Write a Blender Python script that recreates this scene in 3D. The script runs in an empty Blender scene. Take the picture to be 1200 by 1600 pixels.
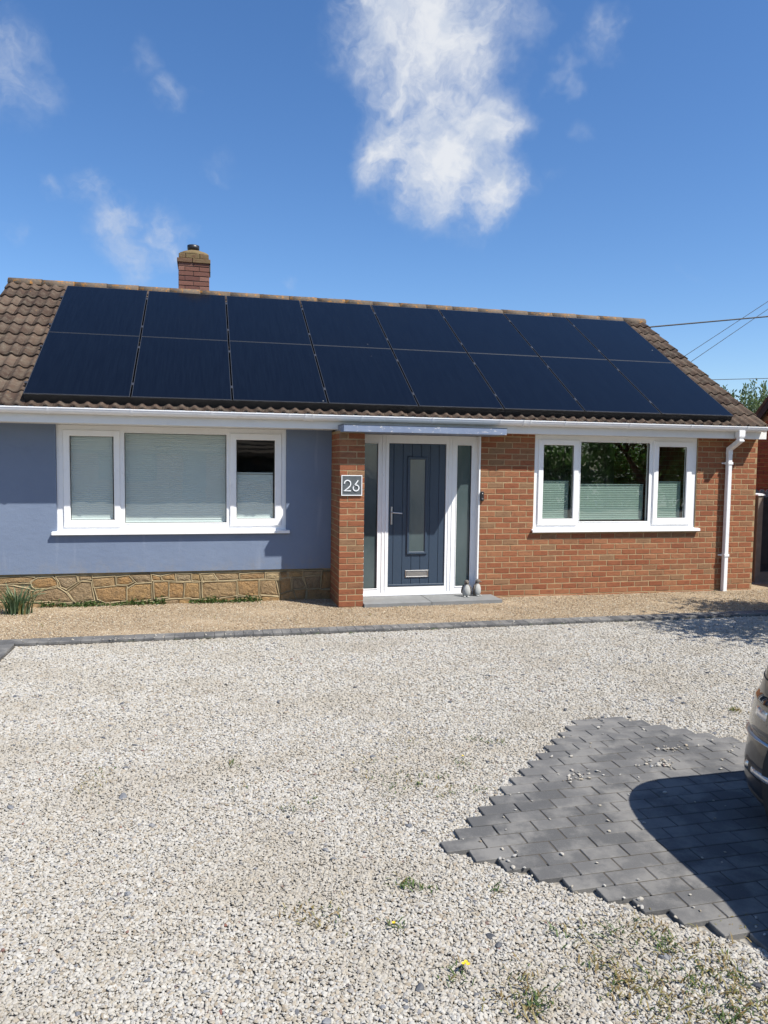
import bpy, bmesh, math, random
import numpy as np
from mathutils import Vector, Matrix

random.seed(7)
rng = np.random.default_rng(11)
SC = bpy.context.scene
COL = SC.collection
R = math.radians

# ------------------------------------------------------------------ camera
cam_data = bpy.data.cameras.new('camera')
cam = bpy.data.objects.new('camera', cam_data)
COL.objects.link(cam)
cam_data.sensor_fit = 'VERTICAL'
cam_data.sensor_height = 36.0
cam_data.sensor_width = 27.0
cam_data.lens = 36.0 * 1163.66 / 1600.0
cam_data.clip_start = 0.05
cam_data.clip_end = 2000.0
CX = Vector((0.97250162, -0.23253400, 0.01298233))
CY = Vector((0.00260358, 0.06659436, 0.99777673))
CF = Vector((0.23288157, 0.97030569, -0.06536854))
cam.matrix_world = Matrix(((CX.x, CY.x, -CF.x, 1.985), (CX.y, CY.y, -CF.y, -9.1117), (CX.z, CY.z, -CF.z, 1.809), (0, 0, 0, 1)))
SC.camera = cam

# ------------------------------------------------------------------ exposure
SC.render.engine = 'CYCLES'
SC.view_settings.view_transform = 'Standard'
SC.view_settings.look = 'None'
SC.view_settings.exposure = 0.6
SC.view_settings.gamma = 1.0
SC.view_settings.use_curve_mapping = False
SC.render.resolution_x, SC.render.resolution_y = 768, 1024
SC.cycles.use_denoising = True
SC.cycles.max_bounces = 5
SC.cycles.diffuse_bounces = 3
SC.cycles.use_adaptive_sampling = True
SC.cycles.adaptive_threshold = 0.02
SC.cycles.transparent_max_bounces = 12
SC.cycles.caustics_reflective = False
SC.cycles.caustics_refractive = False
SC.cycles.sample_clamp_indirect = 6.0

# ------------------------------------------------------------------ sun
SUN_TRAVEL = Vector((-1.054, 1.0, -1.936)).normalized()
sun_data = bpy.data.lights.new('sun', 'SUN')
sun_data.energy = 5.0
sun_data.angle = R(0.53)
sun_data.color = (1.0, 0.955, 0.88)
sun = bpy.data.objects.new('sun', sun_data)
COL.objects.link(sun)
sun.rotation_euler = SUN_TRAVEL.to_track_quat('-Z', 'Y').to_euler()
sun.location = (12, -10, 20)

# ------------------------------------------------------------------ world: sky with broken cloud
world = bpy.data.worlds.new('World')
SC.world = world
world.use_nodes = True
wn = world.node_tree
wn.nodes.clear()


def nd(nt, typ, ins=None, **props):
    n = nt.nodes.new(typ)
    for k, v in props.items():
        setattr(n, k, v)
    for k, v in (ins or {}).items():
        s = n.inputs[k]
        if isinstance(v, bpy.types.NodeSocket):
            nt.links.new(v, s)
        else:
            s.default_value = v
    return n


def mth(nt, op, a, b=0.0, c=0.0, clamp=False):
    n = nd(nt, 'ShaderNodeMath', {0: a, 1: b, 2: c}, operation=op, use_clamp=clamp)
    return n.outputs[0]


def ramp(nt, fac, stops, interp='LINEAR'):
    n = nt.nodes.new('ShaderNodeValToRGB')
    n.color_ramp.interpolation = interp
    e = n.color_ramp.elements
    while len(e) > 1:
        e.remove(e[-1])
    e[0].position = stops[0][0]
    e[0].color = (*stops[0][1], 1) if len(stops[0][1]) == 3 else stops[0][1]
    for p, c in stops[1:]:
        x = e.new(p)
        x.color = (*c, 1) if len(c) == 3 else c
    nt.links.new(fac, n.inputs[0])
    return n.outputs[0]


def mixc(nt, fac, a, b, blend='MIX'):
    n = nt.nodes.new('ShaderNodeMix')
    n.data_type = 'RGBA'
    n.blend_type = blend
    for sock, v in ((n.inputs[0], fac), (n.inputs[6], a), (n.inputs[7], b)):
        if isinstance(v, bpy.types.NodeSocket):
            nt.links.new(v, sock)
        elif isinstance(v, (tuple, list)):
            sock.default_value = (*v, 1) if len(v) == 3 else v
        else:
            sock.default_value = v
    return n.outputs[2]


sky = nd(wn, 'ShaderNodeTexSky', sky_type='NISHITA')
sky.sun_disc = False
sky.sun_elevation = R(53.1)
sky.sun_rotation = math.atan2(1.054, -1.0)
sky.altitude = 20.0
sky.air_density = 1.0
sky.dust_density = 0.4
sky.ozone_density = 3.0
hs = nd(wn, 'ShaderNodeHueSaturation', {'Saturation': 1.18, 'Value': 1.0, 'Color': sky.outputs[0]})
tc = nd(wn, 'ShaderNodeTexCoord')
DIR0 = tc.outputs['Generated']
wob = nd(wn, 'ShaderNodeTexNoise', {'Vector': DIR0, 'Scale': 11.0, 'Detail': 4.0, 'Roughness': 0.6}).outputs[1]
wob = nd(wn, 'ShaderNodeVectorMath', {0: wob, 1: (0.5, 0.5, 0.5)}, operation='SUBTRACT').outputs[0]
wob = nd(wn, 'ShaderNodeVectorMath', {0: wob, 1: (0.11, 0.11, 0.11)}, operation='MULTIPLY').outputs[0]
DIR = nd(wn, 'ShaderNodeVectorMath', {0: DIR0, 1: wob}, operation='ADD').outputs[0]
fbm = nd(wn, 'ShaderNodeTexNoise', {'Vector': DIR, 'Scale': 9.0, 'Detail': 9.0, 'Roughness': 0.62, 'Distortion': 0.35}).outputs[0]
fbm2 = nd(wn, 'ShaderNodeTexNoise', {'Vector': DIR, 'Scale': 26.0, 'Detail': 6.0, 'Roughness': 0.6, 'Distortion': 0.6}).outputs[0]


def sky_dir(px, py):
    d = CX * ((px - 600) / 1163.66) + CY * ((800 - py) / 1163.66) + CF
    return d.normalized()


# cloud puffs: direction on the sky dome, angular radius, opacity
PUFFS = [(sky_dir(*q[:2]), q[2] / 1163.66, q[3]) for q in (
    (650, -90, 140, 1.1), (600, 10, 120, 1.0), (700, 20, 115, 1.0), (640, 110, 105, .9), (725, 105, 90, .8),
    (690, 170, 85, 1.0), (620, 225, 90, 1.1), (700, 255, 105, 1.2), (765, 300, 80, 1.1), (755, 205, 80, 1.0), (535, 40, 60, .65),
    (940, 45, 46, .50), (925, 75, 40, .46), (888, 108, 40, .5), (905, 208, 30, .28), (870, 275, 30, .3), (805, 50, 55, .45),
    (5, 105, 90, .56), (215, 95, 40, .40), (262, 140, 45, .42), (145, 300, 48, .62), (185, 350, 62, .68), (255, 368, 62, .68), (205, 392, 55, .6),
    (80, 303, 28, .45), (25, 362, 30, .42), (440, 435, 26, .4), (1060, 432, 28, .3), (345, 268, 36, .28))]
dens = None
for c, r, a in PUFFS:
    dist = nd(wn, 'ShaderNodeVectorMath', {0: DIR, 1: c}, operation='DISTANCE').outputs['Value']
    m = nd(wn, 'ShaderNodeMapRange', {0: dist, 1: r * 1.25, 2: 0.0, 3: 0.0, 4: a}, interpolation_type='SMOOTHSTEP').outputs[0]
    dens = m if dens is None else mth(wn, 'SMOOTH_MAX', dens, m, 0.08)
# the rest of the sky carries the same kind of scattered cloud
far = nd(wn, 'ShaderNodeTexNoise', {'Vector': DIR, 'Scale': 2.6, 'Detail': 2.0, 'Roughness': 0.5}).outputs[0]
behind = nd(wn, 'ShaderNodeMapRange', {0: nd(wn, 'ShaderNodeSeparateXYZ', {0: DIR}).outputs[1], 1: 0.25, 2: -0.15, 3: 0.0, 4: 1.0}).outputs[0]
scat = nd(wn, 'ShaderNodeMapRange', {0: far, 1: 0.50, 2: 0.68, 3: 0.0, 4: 0.9}).outputs[0]
dens = mth(wn, 'MAXIMUM', dens, mth(wn, 'MULTIPLY', scat, behind))
n1 = mth(wn, 'MULTIPLY', mth(wn, 'SUBTRACT', fbm, 0.5), 1.9)
n2 = mth(wn, 'MULTIPLY', mth(wn, 'SUBTRACT', fbm2, 0.5), 0.9)
dd = mth(wn, 'ADD', dens, mth(wn, 'MULTIPLY', mth(wn, 'ADD', n1, n2), mth(wn, 'MULTIPLY', dens, 1.5, clamp=True)))
alpha = nd(wn, 'ShaderNodeMapRange', {0: dd, 1: 0.10, 2: 1.25, 3: 0.0, 4: 0.95}, interpolation_type='SMOOTHSTEP').outputs[0]
lit = nd(wn, 'ShaderNodeTexNoise', {'Vector': DIR, 'Scale': 16.0, 'Detail': 5.0, 'Roughness': 0.55}).outputs[0]
lit = nd(wn, 'ShaderNodeMapRange', {0: lit, 1: 0.35, 2: 0.62, 3: 0.0, 4: 1.0}, interpolation_type='SMOOTHSTEP').outputs[0]
cloud_col = mixc(wn, mth(wn, 'MULTIPLY', alpha, lit), (4.1, 4.6, 5.5), (5.9, 6.05, 6.3))
blue = mixc(wn, 1.0, hs.outputs[0], (0.98, 1.02, 1.13), 'MULTIPLY')
skyc = mixc(wn, alpha, blue, cloud_col)
bg = nd(wn, 'ShaderNodeBackground', {'Color': skyc, 'Strength': 0.094})
wo = nd(wn, 'ShaderNodeOutputWorld', {'Surface': bg.outputs[0]})

# ------------------------------------------------------------------ mesh helpers


class MB:
    """collects polygons (with one random number per piece) and builds one mesh"""

    def __init__(self):
        self.v, self.f, self.r, self.sm = [], [], [], []

    def add(self, verts, faces, rnd=0.5, smooth=False):
        o = len(self.v)
        self.v += [tuple(p) for p in verts]
        self.f += [tuple(i + o for i in f) for f in faces]
        self.r += [rnd] * len(faces)
        self.sm += [smooth] * len(faces)

    def box(self, x0, x1, y0, y1, z0, z1, c=0.0, rnd=0.5, M=None):
        if c <= 0:
            vs = [(x, y, z) for z in (z0, z1) for y in (y0, y1) for x in (x0, x1)]
            fs = [(0, 2, 3, 1), (4, 5, 7, 6), (0, 1, 5, 4), (2, 6, 7, 3), (0, 4, 6, 2), (1, 3, 7, 5)]
        else:
            vs, idx = [], {}
            X, Y, Z = (x0, x1), (y0, y1), (z0, z1)
            for i in (0, 1):
                for j in (0, 1):
                    for k in (0, 1):
                        sx, sy, sz = (c if i == 0 else -c), (c if j == 0 else -c), (c if k == 0 else -c)
                        idx[i, j, k, 0] = len(vs); vs.append((X[i], Y[j] + sy, Z[k] + sz))
                        idx[i, j, k, 1] = len(vs); vs.append((X[i] + sx, Y[j], Z[k] + sz))
                        idx[i, j, k, 2] = len(vs); vs.append((X[i] + sx, Y[j] + sy, Z[k]))
            g = lambda i, j, k, a: idx[i, j, k, a]
            fs = [(g(0, 0, 0, 0), g(0, 0, 1, 0), g(0, 1, 1, 0), g(0, 1, 0, 0)), (g(1, 0, 0, 0), g(1, 1, 0, 0), g(1, 1, 1, 0), g(1, 0, 1, 0)),
                  (g(0, 0, 0, 1), g(1, 0, 0, 1), g(1, 0, 1, 1), g(0, 0, 1, 1)), (g(0, 1, 0, 1), g(0, 1, 1, 1), g(1, 1, 1, 1), g(1, 1, 0, 1)),
                  (g(0, 0, 0, 2), g(0, 1, 0, 2), g(1, 1, 0, 2), g(1, 0, 0, 2)), (g(0, 0, 1, 2), g(1, 0, 1, 2), g(1, 1, 1, 2), g(0, 1, 1, 2))]
            for a in (0, 1):
                for b in (0, 1):
                    fs.append((g(0, a, b, 1), g(0, a, b, 2), g(1, a, b, 2), g(1, a, b, 1)))
                    fs.append((g(a, 0, b, 0), g(a, 0, b, 2), g(a, 1, b, 2), g(a, 1, b, 0)))
                    fs.append((g(a, b, 0, 0), g(a, b, 0, 1), g(a, b, 1, 1), g(a, b, 1, 0)))
            for i in (0, 1):
                for j in (0, 1):
                    for k in (0, 1):
                        fs.append((g(i, j, k, 0), g(i, j, k, 1), g(i, j, k, 2)))
        if M is not None:
            vs = [M @ Vector(p) for p in vs]
        self.add(vs, fs, rnd)
        return self

    def grid_wall(self, xs, zs, holes, y0, y1):
        """slab in the xz plane with rectangular holes; cells follow xs, zs"""
        xs = sorted(set(xs) | {h[0] for h in holes} | {h[1] for h in holes})
        zs = sorted(set(zs) | {h[2] for h in holes} | {h[3] for h in holes})

        def solid(i, j):
            if not (0 <= i < len(xs) - 1 and 0 <= j < len(zs) - 1):
                return False
            cx, cz = (xs[i] + xs[i + 1]) / 2, (zs[j] + zs[j + 1]) / 2
            return not any(h[0] < cx < h[1] and h[2] < cz < h[3] for h in holes)
        for i in range(len(xs) - 1):
            for j in range(len(zs) - 1):
                if not solid(i, j):
                    continue
                a, b, c, d = xs[i], xs[i + 1], zs[j], zs[j + 1]
                self.add([(a, y0, c), (b, y0, c), (b, y0, d), (a, y0, d)], [(0, 1, 2, 3)])
                self.add([(a, y1, c), (b, y1, c), (b, y1, d), (a, y1, d)], [(3, 2, 1, 0)])
                if not solid(i - 1, j):
                    self.add([(a, y0, c), (a, y0, d), (a, y1, d), (a, y1, c)], [(0, 1, 2, 3)])
                if not solid(i + 1, j):
                    self.add([(b, y0, c), (b, y1, c), (b, y1, d), (b, y0, d)], [(0, 1, 2, 3)])
                if not solid(i, j - 1):
                    self.add([(a, y0, c), (a, y1, c), (b, y1, c), (b, y0, c)], [(0, 1, 2, 3)])
                if not solid(i, j + 1):
                    self.add([(a, y0, d), (b, y0, d), (b, y1, d), (a, y1, d)], [(0, 1, 2, 3)])
        return self

    def ring(self, o, i, y0, y1, c=0.006, rnd=0.5):
        """mitred picture-frame ring facing -y with chamfered front edges; o, i = (x0, x1, z0, z1)"""
        def rect(r, d, y):
            return [(r[0] + d, y, r[2] + d), (r[1] - d, y, r[2] + d), (r[1] - d, y, r[3] - d), (r[0] + d, y, r[3] - d)]
        loops = [rect(o, 0, y1), rect(o, 0, y0 + c), rect(o, c, y0), rect(i, -c, y0), rect(i, 0, y0 + c), rect(i, 0, y1)]
        vs = [p for l in loops for p in l]
        fs = []
        for k in range(6):
            a, b = k * 4, ((k + 1) % 6) * 4
            for q in range(4):
                n = (q + 1) % 4
                fs.append((a + q, a + n, b + n, b + q))
        self.add(vs, fs, rnd)
        return self

    def tube(self, pts, rad, seg=8, rnd=0.5, cap=True, smooth=True):
        pts = [Vector(p) for p in pts]
        rads = rad if isinstance(rad, (list, tuple)) else [rad] * len(pts)
        vs, fs = [], []
        for k, p in enumerate(pts):
            t = (pts[min(k + 1, len(pts) - 1)] - pts[max(k - 1, 0)]).normalized()
            up = Vector((0, 0, 1)) if abs(t.z) < 0.9 else Vector((1, 0, 0))
            a = t.cross(up).normalized()
            b = a.cross(t)
            for s in range(seg):
                th = 2 * math.pi * s / seg
                vs.append(p + (a * math.cos(th) + b * math.sin(th)) * rads[k])
        for k in range(len(pts) - 1):
            for s in range(seg):
                n = (s + 1) % seg
                fs.append((k * seg + s, k * seg + n, (k + 1) * seg + n, (k + 1) * seg + s))
        self.add(vs, fs, rnd, smooth)
        if cap:
            self.add([vs[s] for s in range(seg)], [tuple(range(seg))], rnd)
            self.add([vs[(len(pts) - 1) * seg + s] for s in range(seg)], [tuple(reversed(range(seg)))], rnd)
        return self

    def lathe(self, prof, seg=20, center=(0, 0, 0), sx=1.0, sy=1.0, smooth=True, rnd=0.5):
        vs, fs = [], []
        cx, cy, cz = center
        for r, z in prof:
            for s in range(seg):
                th = 2 * math.pi * s / seg
                vs.append((cx + r * math.cos(th) * sx, cy + r * math.sin(th) * sy, cz + z))
        for k in range(len(prof) - 1):
            for s in range(seg):
                n = (s + 1) % seg
                fs.append((k * seg + s, k * seg + n, (k + 1) * seg + n, (k + 1) * seg + s))
        fs.append(tuple(reversed(range(seg))))
        fs.append(tuple((len(prof) - 1) * seg + s for s in range(seg)))
        self.add(vs, fs, rnd, smooth)
        return self

    def prism(self, poly, axis, a, b, rnd=0.5, smooth=False):
        """extrude a 2D polygon along an axis ('x': poly=(y,z); 'y': poly=(x,z); 'z': poly=(x,y))"""
        def P(p, t):
            return {'x': (t, p[0], p[1]), 'y': (p[0], t, p[1]), 'z': (p[0], p[1], t)}[axis]
        n = len(poly)
        vs = [P(p, a) for p in poly] + [P(p, b) for p in poly]
        fs = [tuple(range(n)), tuple(reversed(range(n, 2 * n)))]
        fs += [(i, i + n, (i + 1) % n + n, (i + 1) % n) for i in range(n)]
        self.add(vs, fs, rnd, smooth)
        return self

    def mesh(self, name, mat=None, fix=True):
        me = bpy.data.meshes.new(name)
        me.from_pydata(self.v, [], self.f)
        at = me.attributes.new('rnd', 'FLOAT', 'FACE')
        at.data.foreach_set('value', self.r)
        me.polygons.foreach_set('use_smooth', self.sm)
        if fix:
            bm = bmesh.new()
            bm.from_mesh(me)
            bmesh.ops.recalc_face_normals(bm, faces=bm.faces)
            bm.to_mesh(me)
            bm.free()
        if mat:
            me.materials.append(mat)
        me.update()
        return me


def link(name, data, parent=None, loc=None, rot=None, scale=None):
    o = bpy.data.objects.new(name, data)
    COL.objects.link(o)
    if parent is not None:
        o.parent = parent
    if loc is not None:
        o.location = loc
    if rot is not None:
        o.rotation_euler = rot
    if scale is not None:
        o.scale = scale
    return o


def part(name, mb, mat, parent, label=None, fix=True):
    o = link(name, mb.mesh(name, mat, fix), parent)
    if label:
        o['label'] = label
    return o


def tag(o, label, cat, group=None):
    o['label'] = label
    o['category'] = cat
    if group:
        o['group'] = group
    return o


def thing(name, label, cat, loc=(0, 0, 0), rz=0.0, group=None):
    o = link(name, None, None, loc, (0, 0, rz))
    return tag(o, label, cat, group)


def single(name, mb, mat, label, cat, group=None, fix=True):
    return tag(part(name, mb, mat, None, fix=fix), label, cat, group)


def structure(name, mb, mat, label=None):
    o = part(name, mb, mat, None)
    o['kind'] = 'structure'
    if label:
        o['label'] = label
    return o


def stuff(o, label=None):
    o['kind'] = 'stuff'
    if label:
        o['label'] = label
    return o


# ------------------------------------------------------------------ materials
def newmat(name):
    m = bpy.data.materials.new(name)
    m.use_nodes = True
    nt = m.node_tree
    b = nt.nodes['Principled BSDF']
    return m, nt, b


def setin(nt, b, **kw):
    names = {'col': 'Base Color', 'rough': 'Roughness', 'metal': 'Metallic', 'spec': 'Specular IOR Level', 'normal': 'Normal', 'coat': 'Coat Weight', 'coatr': 'Coat Roughness', 'alpha': 'Alpha', 'ior': 'IOR', 'emis': 'Emission Color', 'sss': 'Subsurface Weight'}
    for k, v in kw.items():
        s = b.inputs[names[k]]
        if isinstance(v, bpy.types.NodeSocket):
            nt.links.new(v, s)
        elif isinstance(v, (tuple, list)):
            s.default_value = (*v, 1) if len(v) == 3 else v
        else:
            s.default_value = v


def coords(nt, kind='Object'):
    if kind == 'World':
        return nd(nt, 'ShaderNodeNewGeometry').outputs['Position']
    return nd(nt, 'ShaderNodeTexCoord').outputs[kind]


def noise(nt, vec, scale, detail=4.0, rough=0.55, dist=0.0):
    return nd(nt, 'ShaderNodeTexNoise', {'Vector': vec, 'Scale': scale, 'Detail': detail, 'Roughness': rough, 'Distortion': dist}).outputs[0]


def stretch(nt, vec, s):
    return nd(nt, 'ShaderNodeVectorMath', {0: vec, 1: s}, operation='MULTIPLY').outputs[0]


def bump(nt, h, strength=0.3, dist=0.01):
    return nd(nt, 'ShaderNodeBump', {'Height': h, 'Strength': strength, 'Distance': dist}).outputs[0]


def attr(nt, name='rnd'):
    return nd(nt, 'ShaderNodeAttribute', attribute_name=name).outputs['Fac']


def smooth(nt, x, a, b, lo=0.0, hi=1.0):
    return nd(nt, 'ShaderNodeMapRange', {0: x, 1: a, 2: b, 3: lo, 4: hi}, interpolation_type='SMOOTHSTEP').outputs[0]


def plain(name, col, rough=0.5, var=0.08, nscale=6.0, bstr=0.05, bscale=80.0, metal=0.0, coat=0.0, dirt=0.0, dirtcol=(0.2, 0.18, 0.15)):
    m, nt, b = newmat(name)
    w = coords(nt, 'World')
    n = noise(nt, w, nscale, 5, 0.6)
    lo = tuple(c * (1 - var) for c in col)
    hi = tuple(min(1, c * (1 + var)) for c in col)
    c = ramp(nt, n, [(0.3, lo), (0.7, hi)])
    if dirt > 0:
        d = smooth(nt, noise(nt, w, nscale * 3.1, 6, 0.7), 0.55, 0.75, 0, dirt)
        c = mixc(nt, d, c, dirtcol)
    setin(nt, b, col=c, rough=rough, metal=metal, coat=coat, normal=bump(nt, noise(nt, w, bscale, 3), bstr, 0.004))
    return m


def mat_brick(name, stops, dark=0.5):
    m, nt, b = newmat(name)
    w = coords(nt, 'World')
    r = attr(nt)
    c = ramp(nt, r, stops)
    blotch = noise(nt, stretch(nt, w, (14, 14, 40)), 1.0, 5, 0.65)
    c = mixc(nt, smooth(nt, blotch, 0.42, 0.75, 0, dark), c, (0.11, 0.045, 0.028))
    c = mixc(nt, smooth(nt, noise(nt, w, 55, 4, 0.7), 0.58, 0.74, 0, 0.25), c, (0.40, 0.24, 0.12))
    h = noise(nt, w, 130, 5, 0.7)
    grooves = noise(nt, stretch(nt, w, (25, 25, 230)), 1.0, 3, 0.6)
    hh = mth(nt, 'ADD', h, mth(nt, 'MULTIPLY', grooves, 0.8))
    setin(nt, b, col=c, rough=0.88, spec=0.25, normal=bump(nt, hh, 0.55, 0.006))
    return m


BRICK_STOPS = [(0.0, (0.235, 0.082, 0.040)), (0.2, (0.275, 0.100, 0.048)), (0.42, (0.305, 0.122, 0.060)), (0.6, (0.255, 0.090, 0.044)), (0.75, (0.330, 0.150, 0.075)), (0.88, (0.225, 0.095, 0.050)), (0.95, (0.27, 0.140, 0.072)), (1.0, (0.235, 0.135, 0.073))]
M_BRICK = mat_brick('brick_red', BRICK_STOPS)
M_CHIM = mat_brick('brick_weathered', [(0.0, (0.13, 0.06, 0.05)), (0.5, (0.17, 0.08, 0.06)), (1.0, (0.21, 0.11, 0.085))], 0.35)
M_NBRICK = mat_brick('brick_neighbour', [(0.0, (0.20, 0.07, 0.045)), (0.5, (0.26, 0.085, 0.05)), (1.0, (0.30, 0.11, 0.06))], 0.4)


def mat_mortar(name, col):
    m, nt, b = newmat(name)
    w = coords(nt, 'World')
    n = noise(nt, w, 9, 6, 0.7)
    c = ramp(nt, n, [(0.3, tuple(x * 0.72 for x in col)), (0.55, col), (0.75, tuple(min(1, x * 1.2) for x in col))])
    setin(nt, b, col=c, rough=0.95, spec=0.15, normal=bump(nt, noise(nt, w, 220, 4, 0.7), 0.6, 0.004))
    return m


M_MORTAR = mat_mortar('mortar_sand', (0.37, 0.27, 0.155))
M_POINT = mat_mortar('pointing_sand', (0.345, 0.275, 0.165))
M_FLAUNCH = mat_mortar('flaunching', (0.27, 0.22, 0.11))
M_JOINT = mat_mortar('joint_sand', (0.085, 0.075, 0.062))
M_CREAM = mat_mortar('verge_mortar', (0.48, 0.40, 0.28))


def mat_brickwork():
    m, nt, b = newmat('brickwork_far')
    w = coords(nt, 'World')
    s = nd(nt, 'ShaderNodeSeparateXYZ', {0: w})
    v = nd(nt, 'ShaderNodeCombineXYZ', {0: mth(nt, 'ADD', s.outputs[0], s.outputs[1]), 1: s.outputs[2]}).outputs[0]
    t = nd(nt, 'ShaderNodeTexBrick', {'Vector': v, 'Color1': (0.30, 0.10, 0.05, 1), 'Color2': (0.38, 0.14, 0.065, 1), 'Mortar': (0.38, 0.27, 0.16, 1), 'Scale': 1.0, 'Mortar Size': 0.005, 'Brick Width': 0.225, 'Row Height': 0.0765})
    setin(nt, b, col=t.outputs[0], rough=0.9)
    return m


M_BRICKWORK = mat_brickwork()


def mat_stone():
    m, nt, b = newmat('rubble_stone')
    w = coords(nt, 'World')
    c = ramp(nt, attr(nt), [(0.0, (0.370, 0.270, 0.137)), (0.25, (0.403, 0.248, 0.105)), (0.45, (0.314, 0.237, 0.147)), (0.62, (0.370, 0.220, 0.095)), (0.8, (0.280, 0.220, 0.142)), (1.0, (0.448, 0.341, 0.189))])
    c = mixc(nt, smooth(nt, noise(nt, w, 16, 6, 0.7), 0.42, 0.68, 0, 0.65), c, (0.213, 0.149, 0.084))
    c = mixc(nt, smooth(nt, noise(nt, w, 42, 5, 0.7), 0.62, 0.74, 0, 0.7), c, (0.515, 0.429, 0.294))
    h = mth(nt, 'ADD', noise(nt, w, 24, 6, 0.7), mth(nt, 'MULTIPLY', noise(nt, w, 150, 4, 0.7), 0.35))
    setin(nt, b, col=c, rough=0.92, spec=0.2, normal=bump(nt, h, 1.0, 0.035))
    return m


M_STONE = mat_stone()


def mat_render():
    m, nt, b = newmat('render_blue_grey')
    w = coords(nt, 'World')
    base = ramp(nt, noise(nt, w, 1.6, 5, 0.6), [(0.3, (0.152, 0.194, 0.276)), (0.7, (0.172, 0.217, 0.302))])
    streak = noise(nt, stretch(nt, w, (7.0, 1.0, 0.7)), 1.0, 4, 0.55)
    c = mixc(nt, smooth(nt, streak, 0.58, 0.72, 0, 0.36), base, (0.26, 0.30, 0.38))
    c = mixc(nt, smooth(nt, noise(nt, w, 60, 4, 0.7), 0.68, 0.76, 0, 0.25), c, (0.12, 0.14, 0.18))
    zz = nd(nt, 'ShaderNodeSeparateXYZ', {0: w}).outputs[2]
    splash = mth(nt, 'MULTIPLY', smooth(nt, zz, 0.66, 0.43), smooth(nt, noise(nt, stretch(nt, w, (9, 1, 5)), 1.0, 6, 0.7), 0.42, 0.70, 0, 0.45))
    c = mixc(nt, splash, c, (0.25, 0.235, 0.21))
    c = mixc(nt, smooth(nt, noise(nt, stretch(nt, w, (2.2, 1.0, 3.0)), 1.0, 6, 0.72), 0.55, 0.72, 0, 0.16), c, (0.10, 0.13, 0.19))
    h = mth(nt, 'ADD', noise(nt, w, 150, 4, 0.65), mth(nt, 'MULTIPLY', noise(nt, stretch(nt, w, (1.0, 1.0, 1.8)), 6, 4, 0.6), 2.2))
    setin(nt, b, col=c, rough=0.75, spec=0.3, normal=bump(nt, h, 0.24, 0.008))
    return m


M_RENDER = mat_render()


def mat_canopy():
    m, nt, b = newmat('canopy_peeling_paint')
    w = coords(nt, 'World')
    base = ramp(nt, noise(nt, w, 5, 5, 0.6), [(0.3, (0.15, 0.19, 0.28)), (0.7, (0.20, 0.245, 0.34))])
    peel = smooth(nt, noise(nt, stretch(nt, w, (14, 14, 30)), 1.0, 6, 0.75), 0.605, 0.635)
    c = mixc(nt, peel, base, (0.62, 0.60, 0.56))
    setin(nt, b, col=c, rough=0.6, normal=bump(nt, noise(nt, stretch(nt, w, (20, 20, 60)), 1.0, 5, 0.7), 0.25, 0.004))
    return m


M_CANOPY = mat_canopy()
M_UPVC = plain('upvc_white', (0.85, 0.85, 0.845), 0.32, 0.02, 3, 0.02, 30, dirt=0.12)
M_FASCIA = plain('fascia_white', (0.74, 0.735, 0.71), 0.4, 0.03, 2, 0.03, 25, dirt=0.12)
M_GUTTER = plain('gutter_white', (0.80, 0.80, 0.80), 0.28, 0.02, 2, 0.02, 25, dirt=0.2)
M_DOOR = plain('door_slate_blue', (0.036, 0.056, 0.086), 0.38, 0.05, 30, 0.12, 240)
M_CHROME = plain('brushed_steel', (0.62, 0.62, 0.63), 0.28, 0.03, 60, 0.02, 200, metal=1.0)
M_BLACK = plain('black_plastic', (0.018, 0.018, 0.02), 0.4, 0.1)
M_RUBBER = plain('rubber_black', (0.022, 0.022, 0.022), 0.8, 0.15, 20, 0.1)
M_SLAB = plain('slab_grey', (0.185, 0.19, 0.188), 0.8, 0.12, 7, 0.25, 170, dirt=0.2, dirtcol=(0.13, 0.125, 0.11))
M_PLATE = plain('plaque_slate', (0.09, 0.10, 0.105), 0.5, 0.15, 30, 0.1)
M_SILVER = plain('plaque_white', (0.78, 0.79, 0.80), 0.35, 0.02)
M_CONC = plain('concrete_post', (0.24, 0.19, 0.15), 0.9, 0.15, 8, 0.3, 120)
M_FENCE = plain('fence_dark', (0.035, 0.030, 0.030), 0.8, 0.25, 12, 0.2, 90)
M_GREYBOARD = plain('fence_grey_board', (0.36, 0.35, 0.32), 0.85, 0.2, 14, 0.3, 90)
M_ROOM = plain('room_plaster', (0.45, 0.43, 0.40), 0.9, 0.05)
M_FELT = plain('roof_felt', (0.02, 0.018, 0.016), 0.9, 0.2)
M_WIRE = plain('cable_black', (0.008, 0.008, 0.009), 0.6, 0.1)


def mat_blind(name, col):
    m, nt, b = newmat(name)
    w = coords(nt, 'World')
    c = ramp(nt, noise(nt, w, 5, 3), [(0.3, tuple(x * 0.95 for x in col)), (0.7, col)])
    setin(nt, b, col=c, rough=0.85, spec=0.1)
    return m


M_BLIND = mat_blind('blind_fabric', (0.62, 0.685, 0.67))
M_BLIND2 = mat_blind('blind_fabric_sage', (0.235, 0.315, 0.275))


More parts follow.
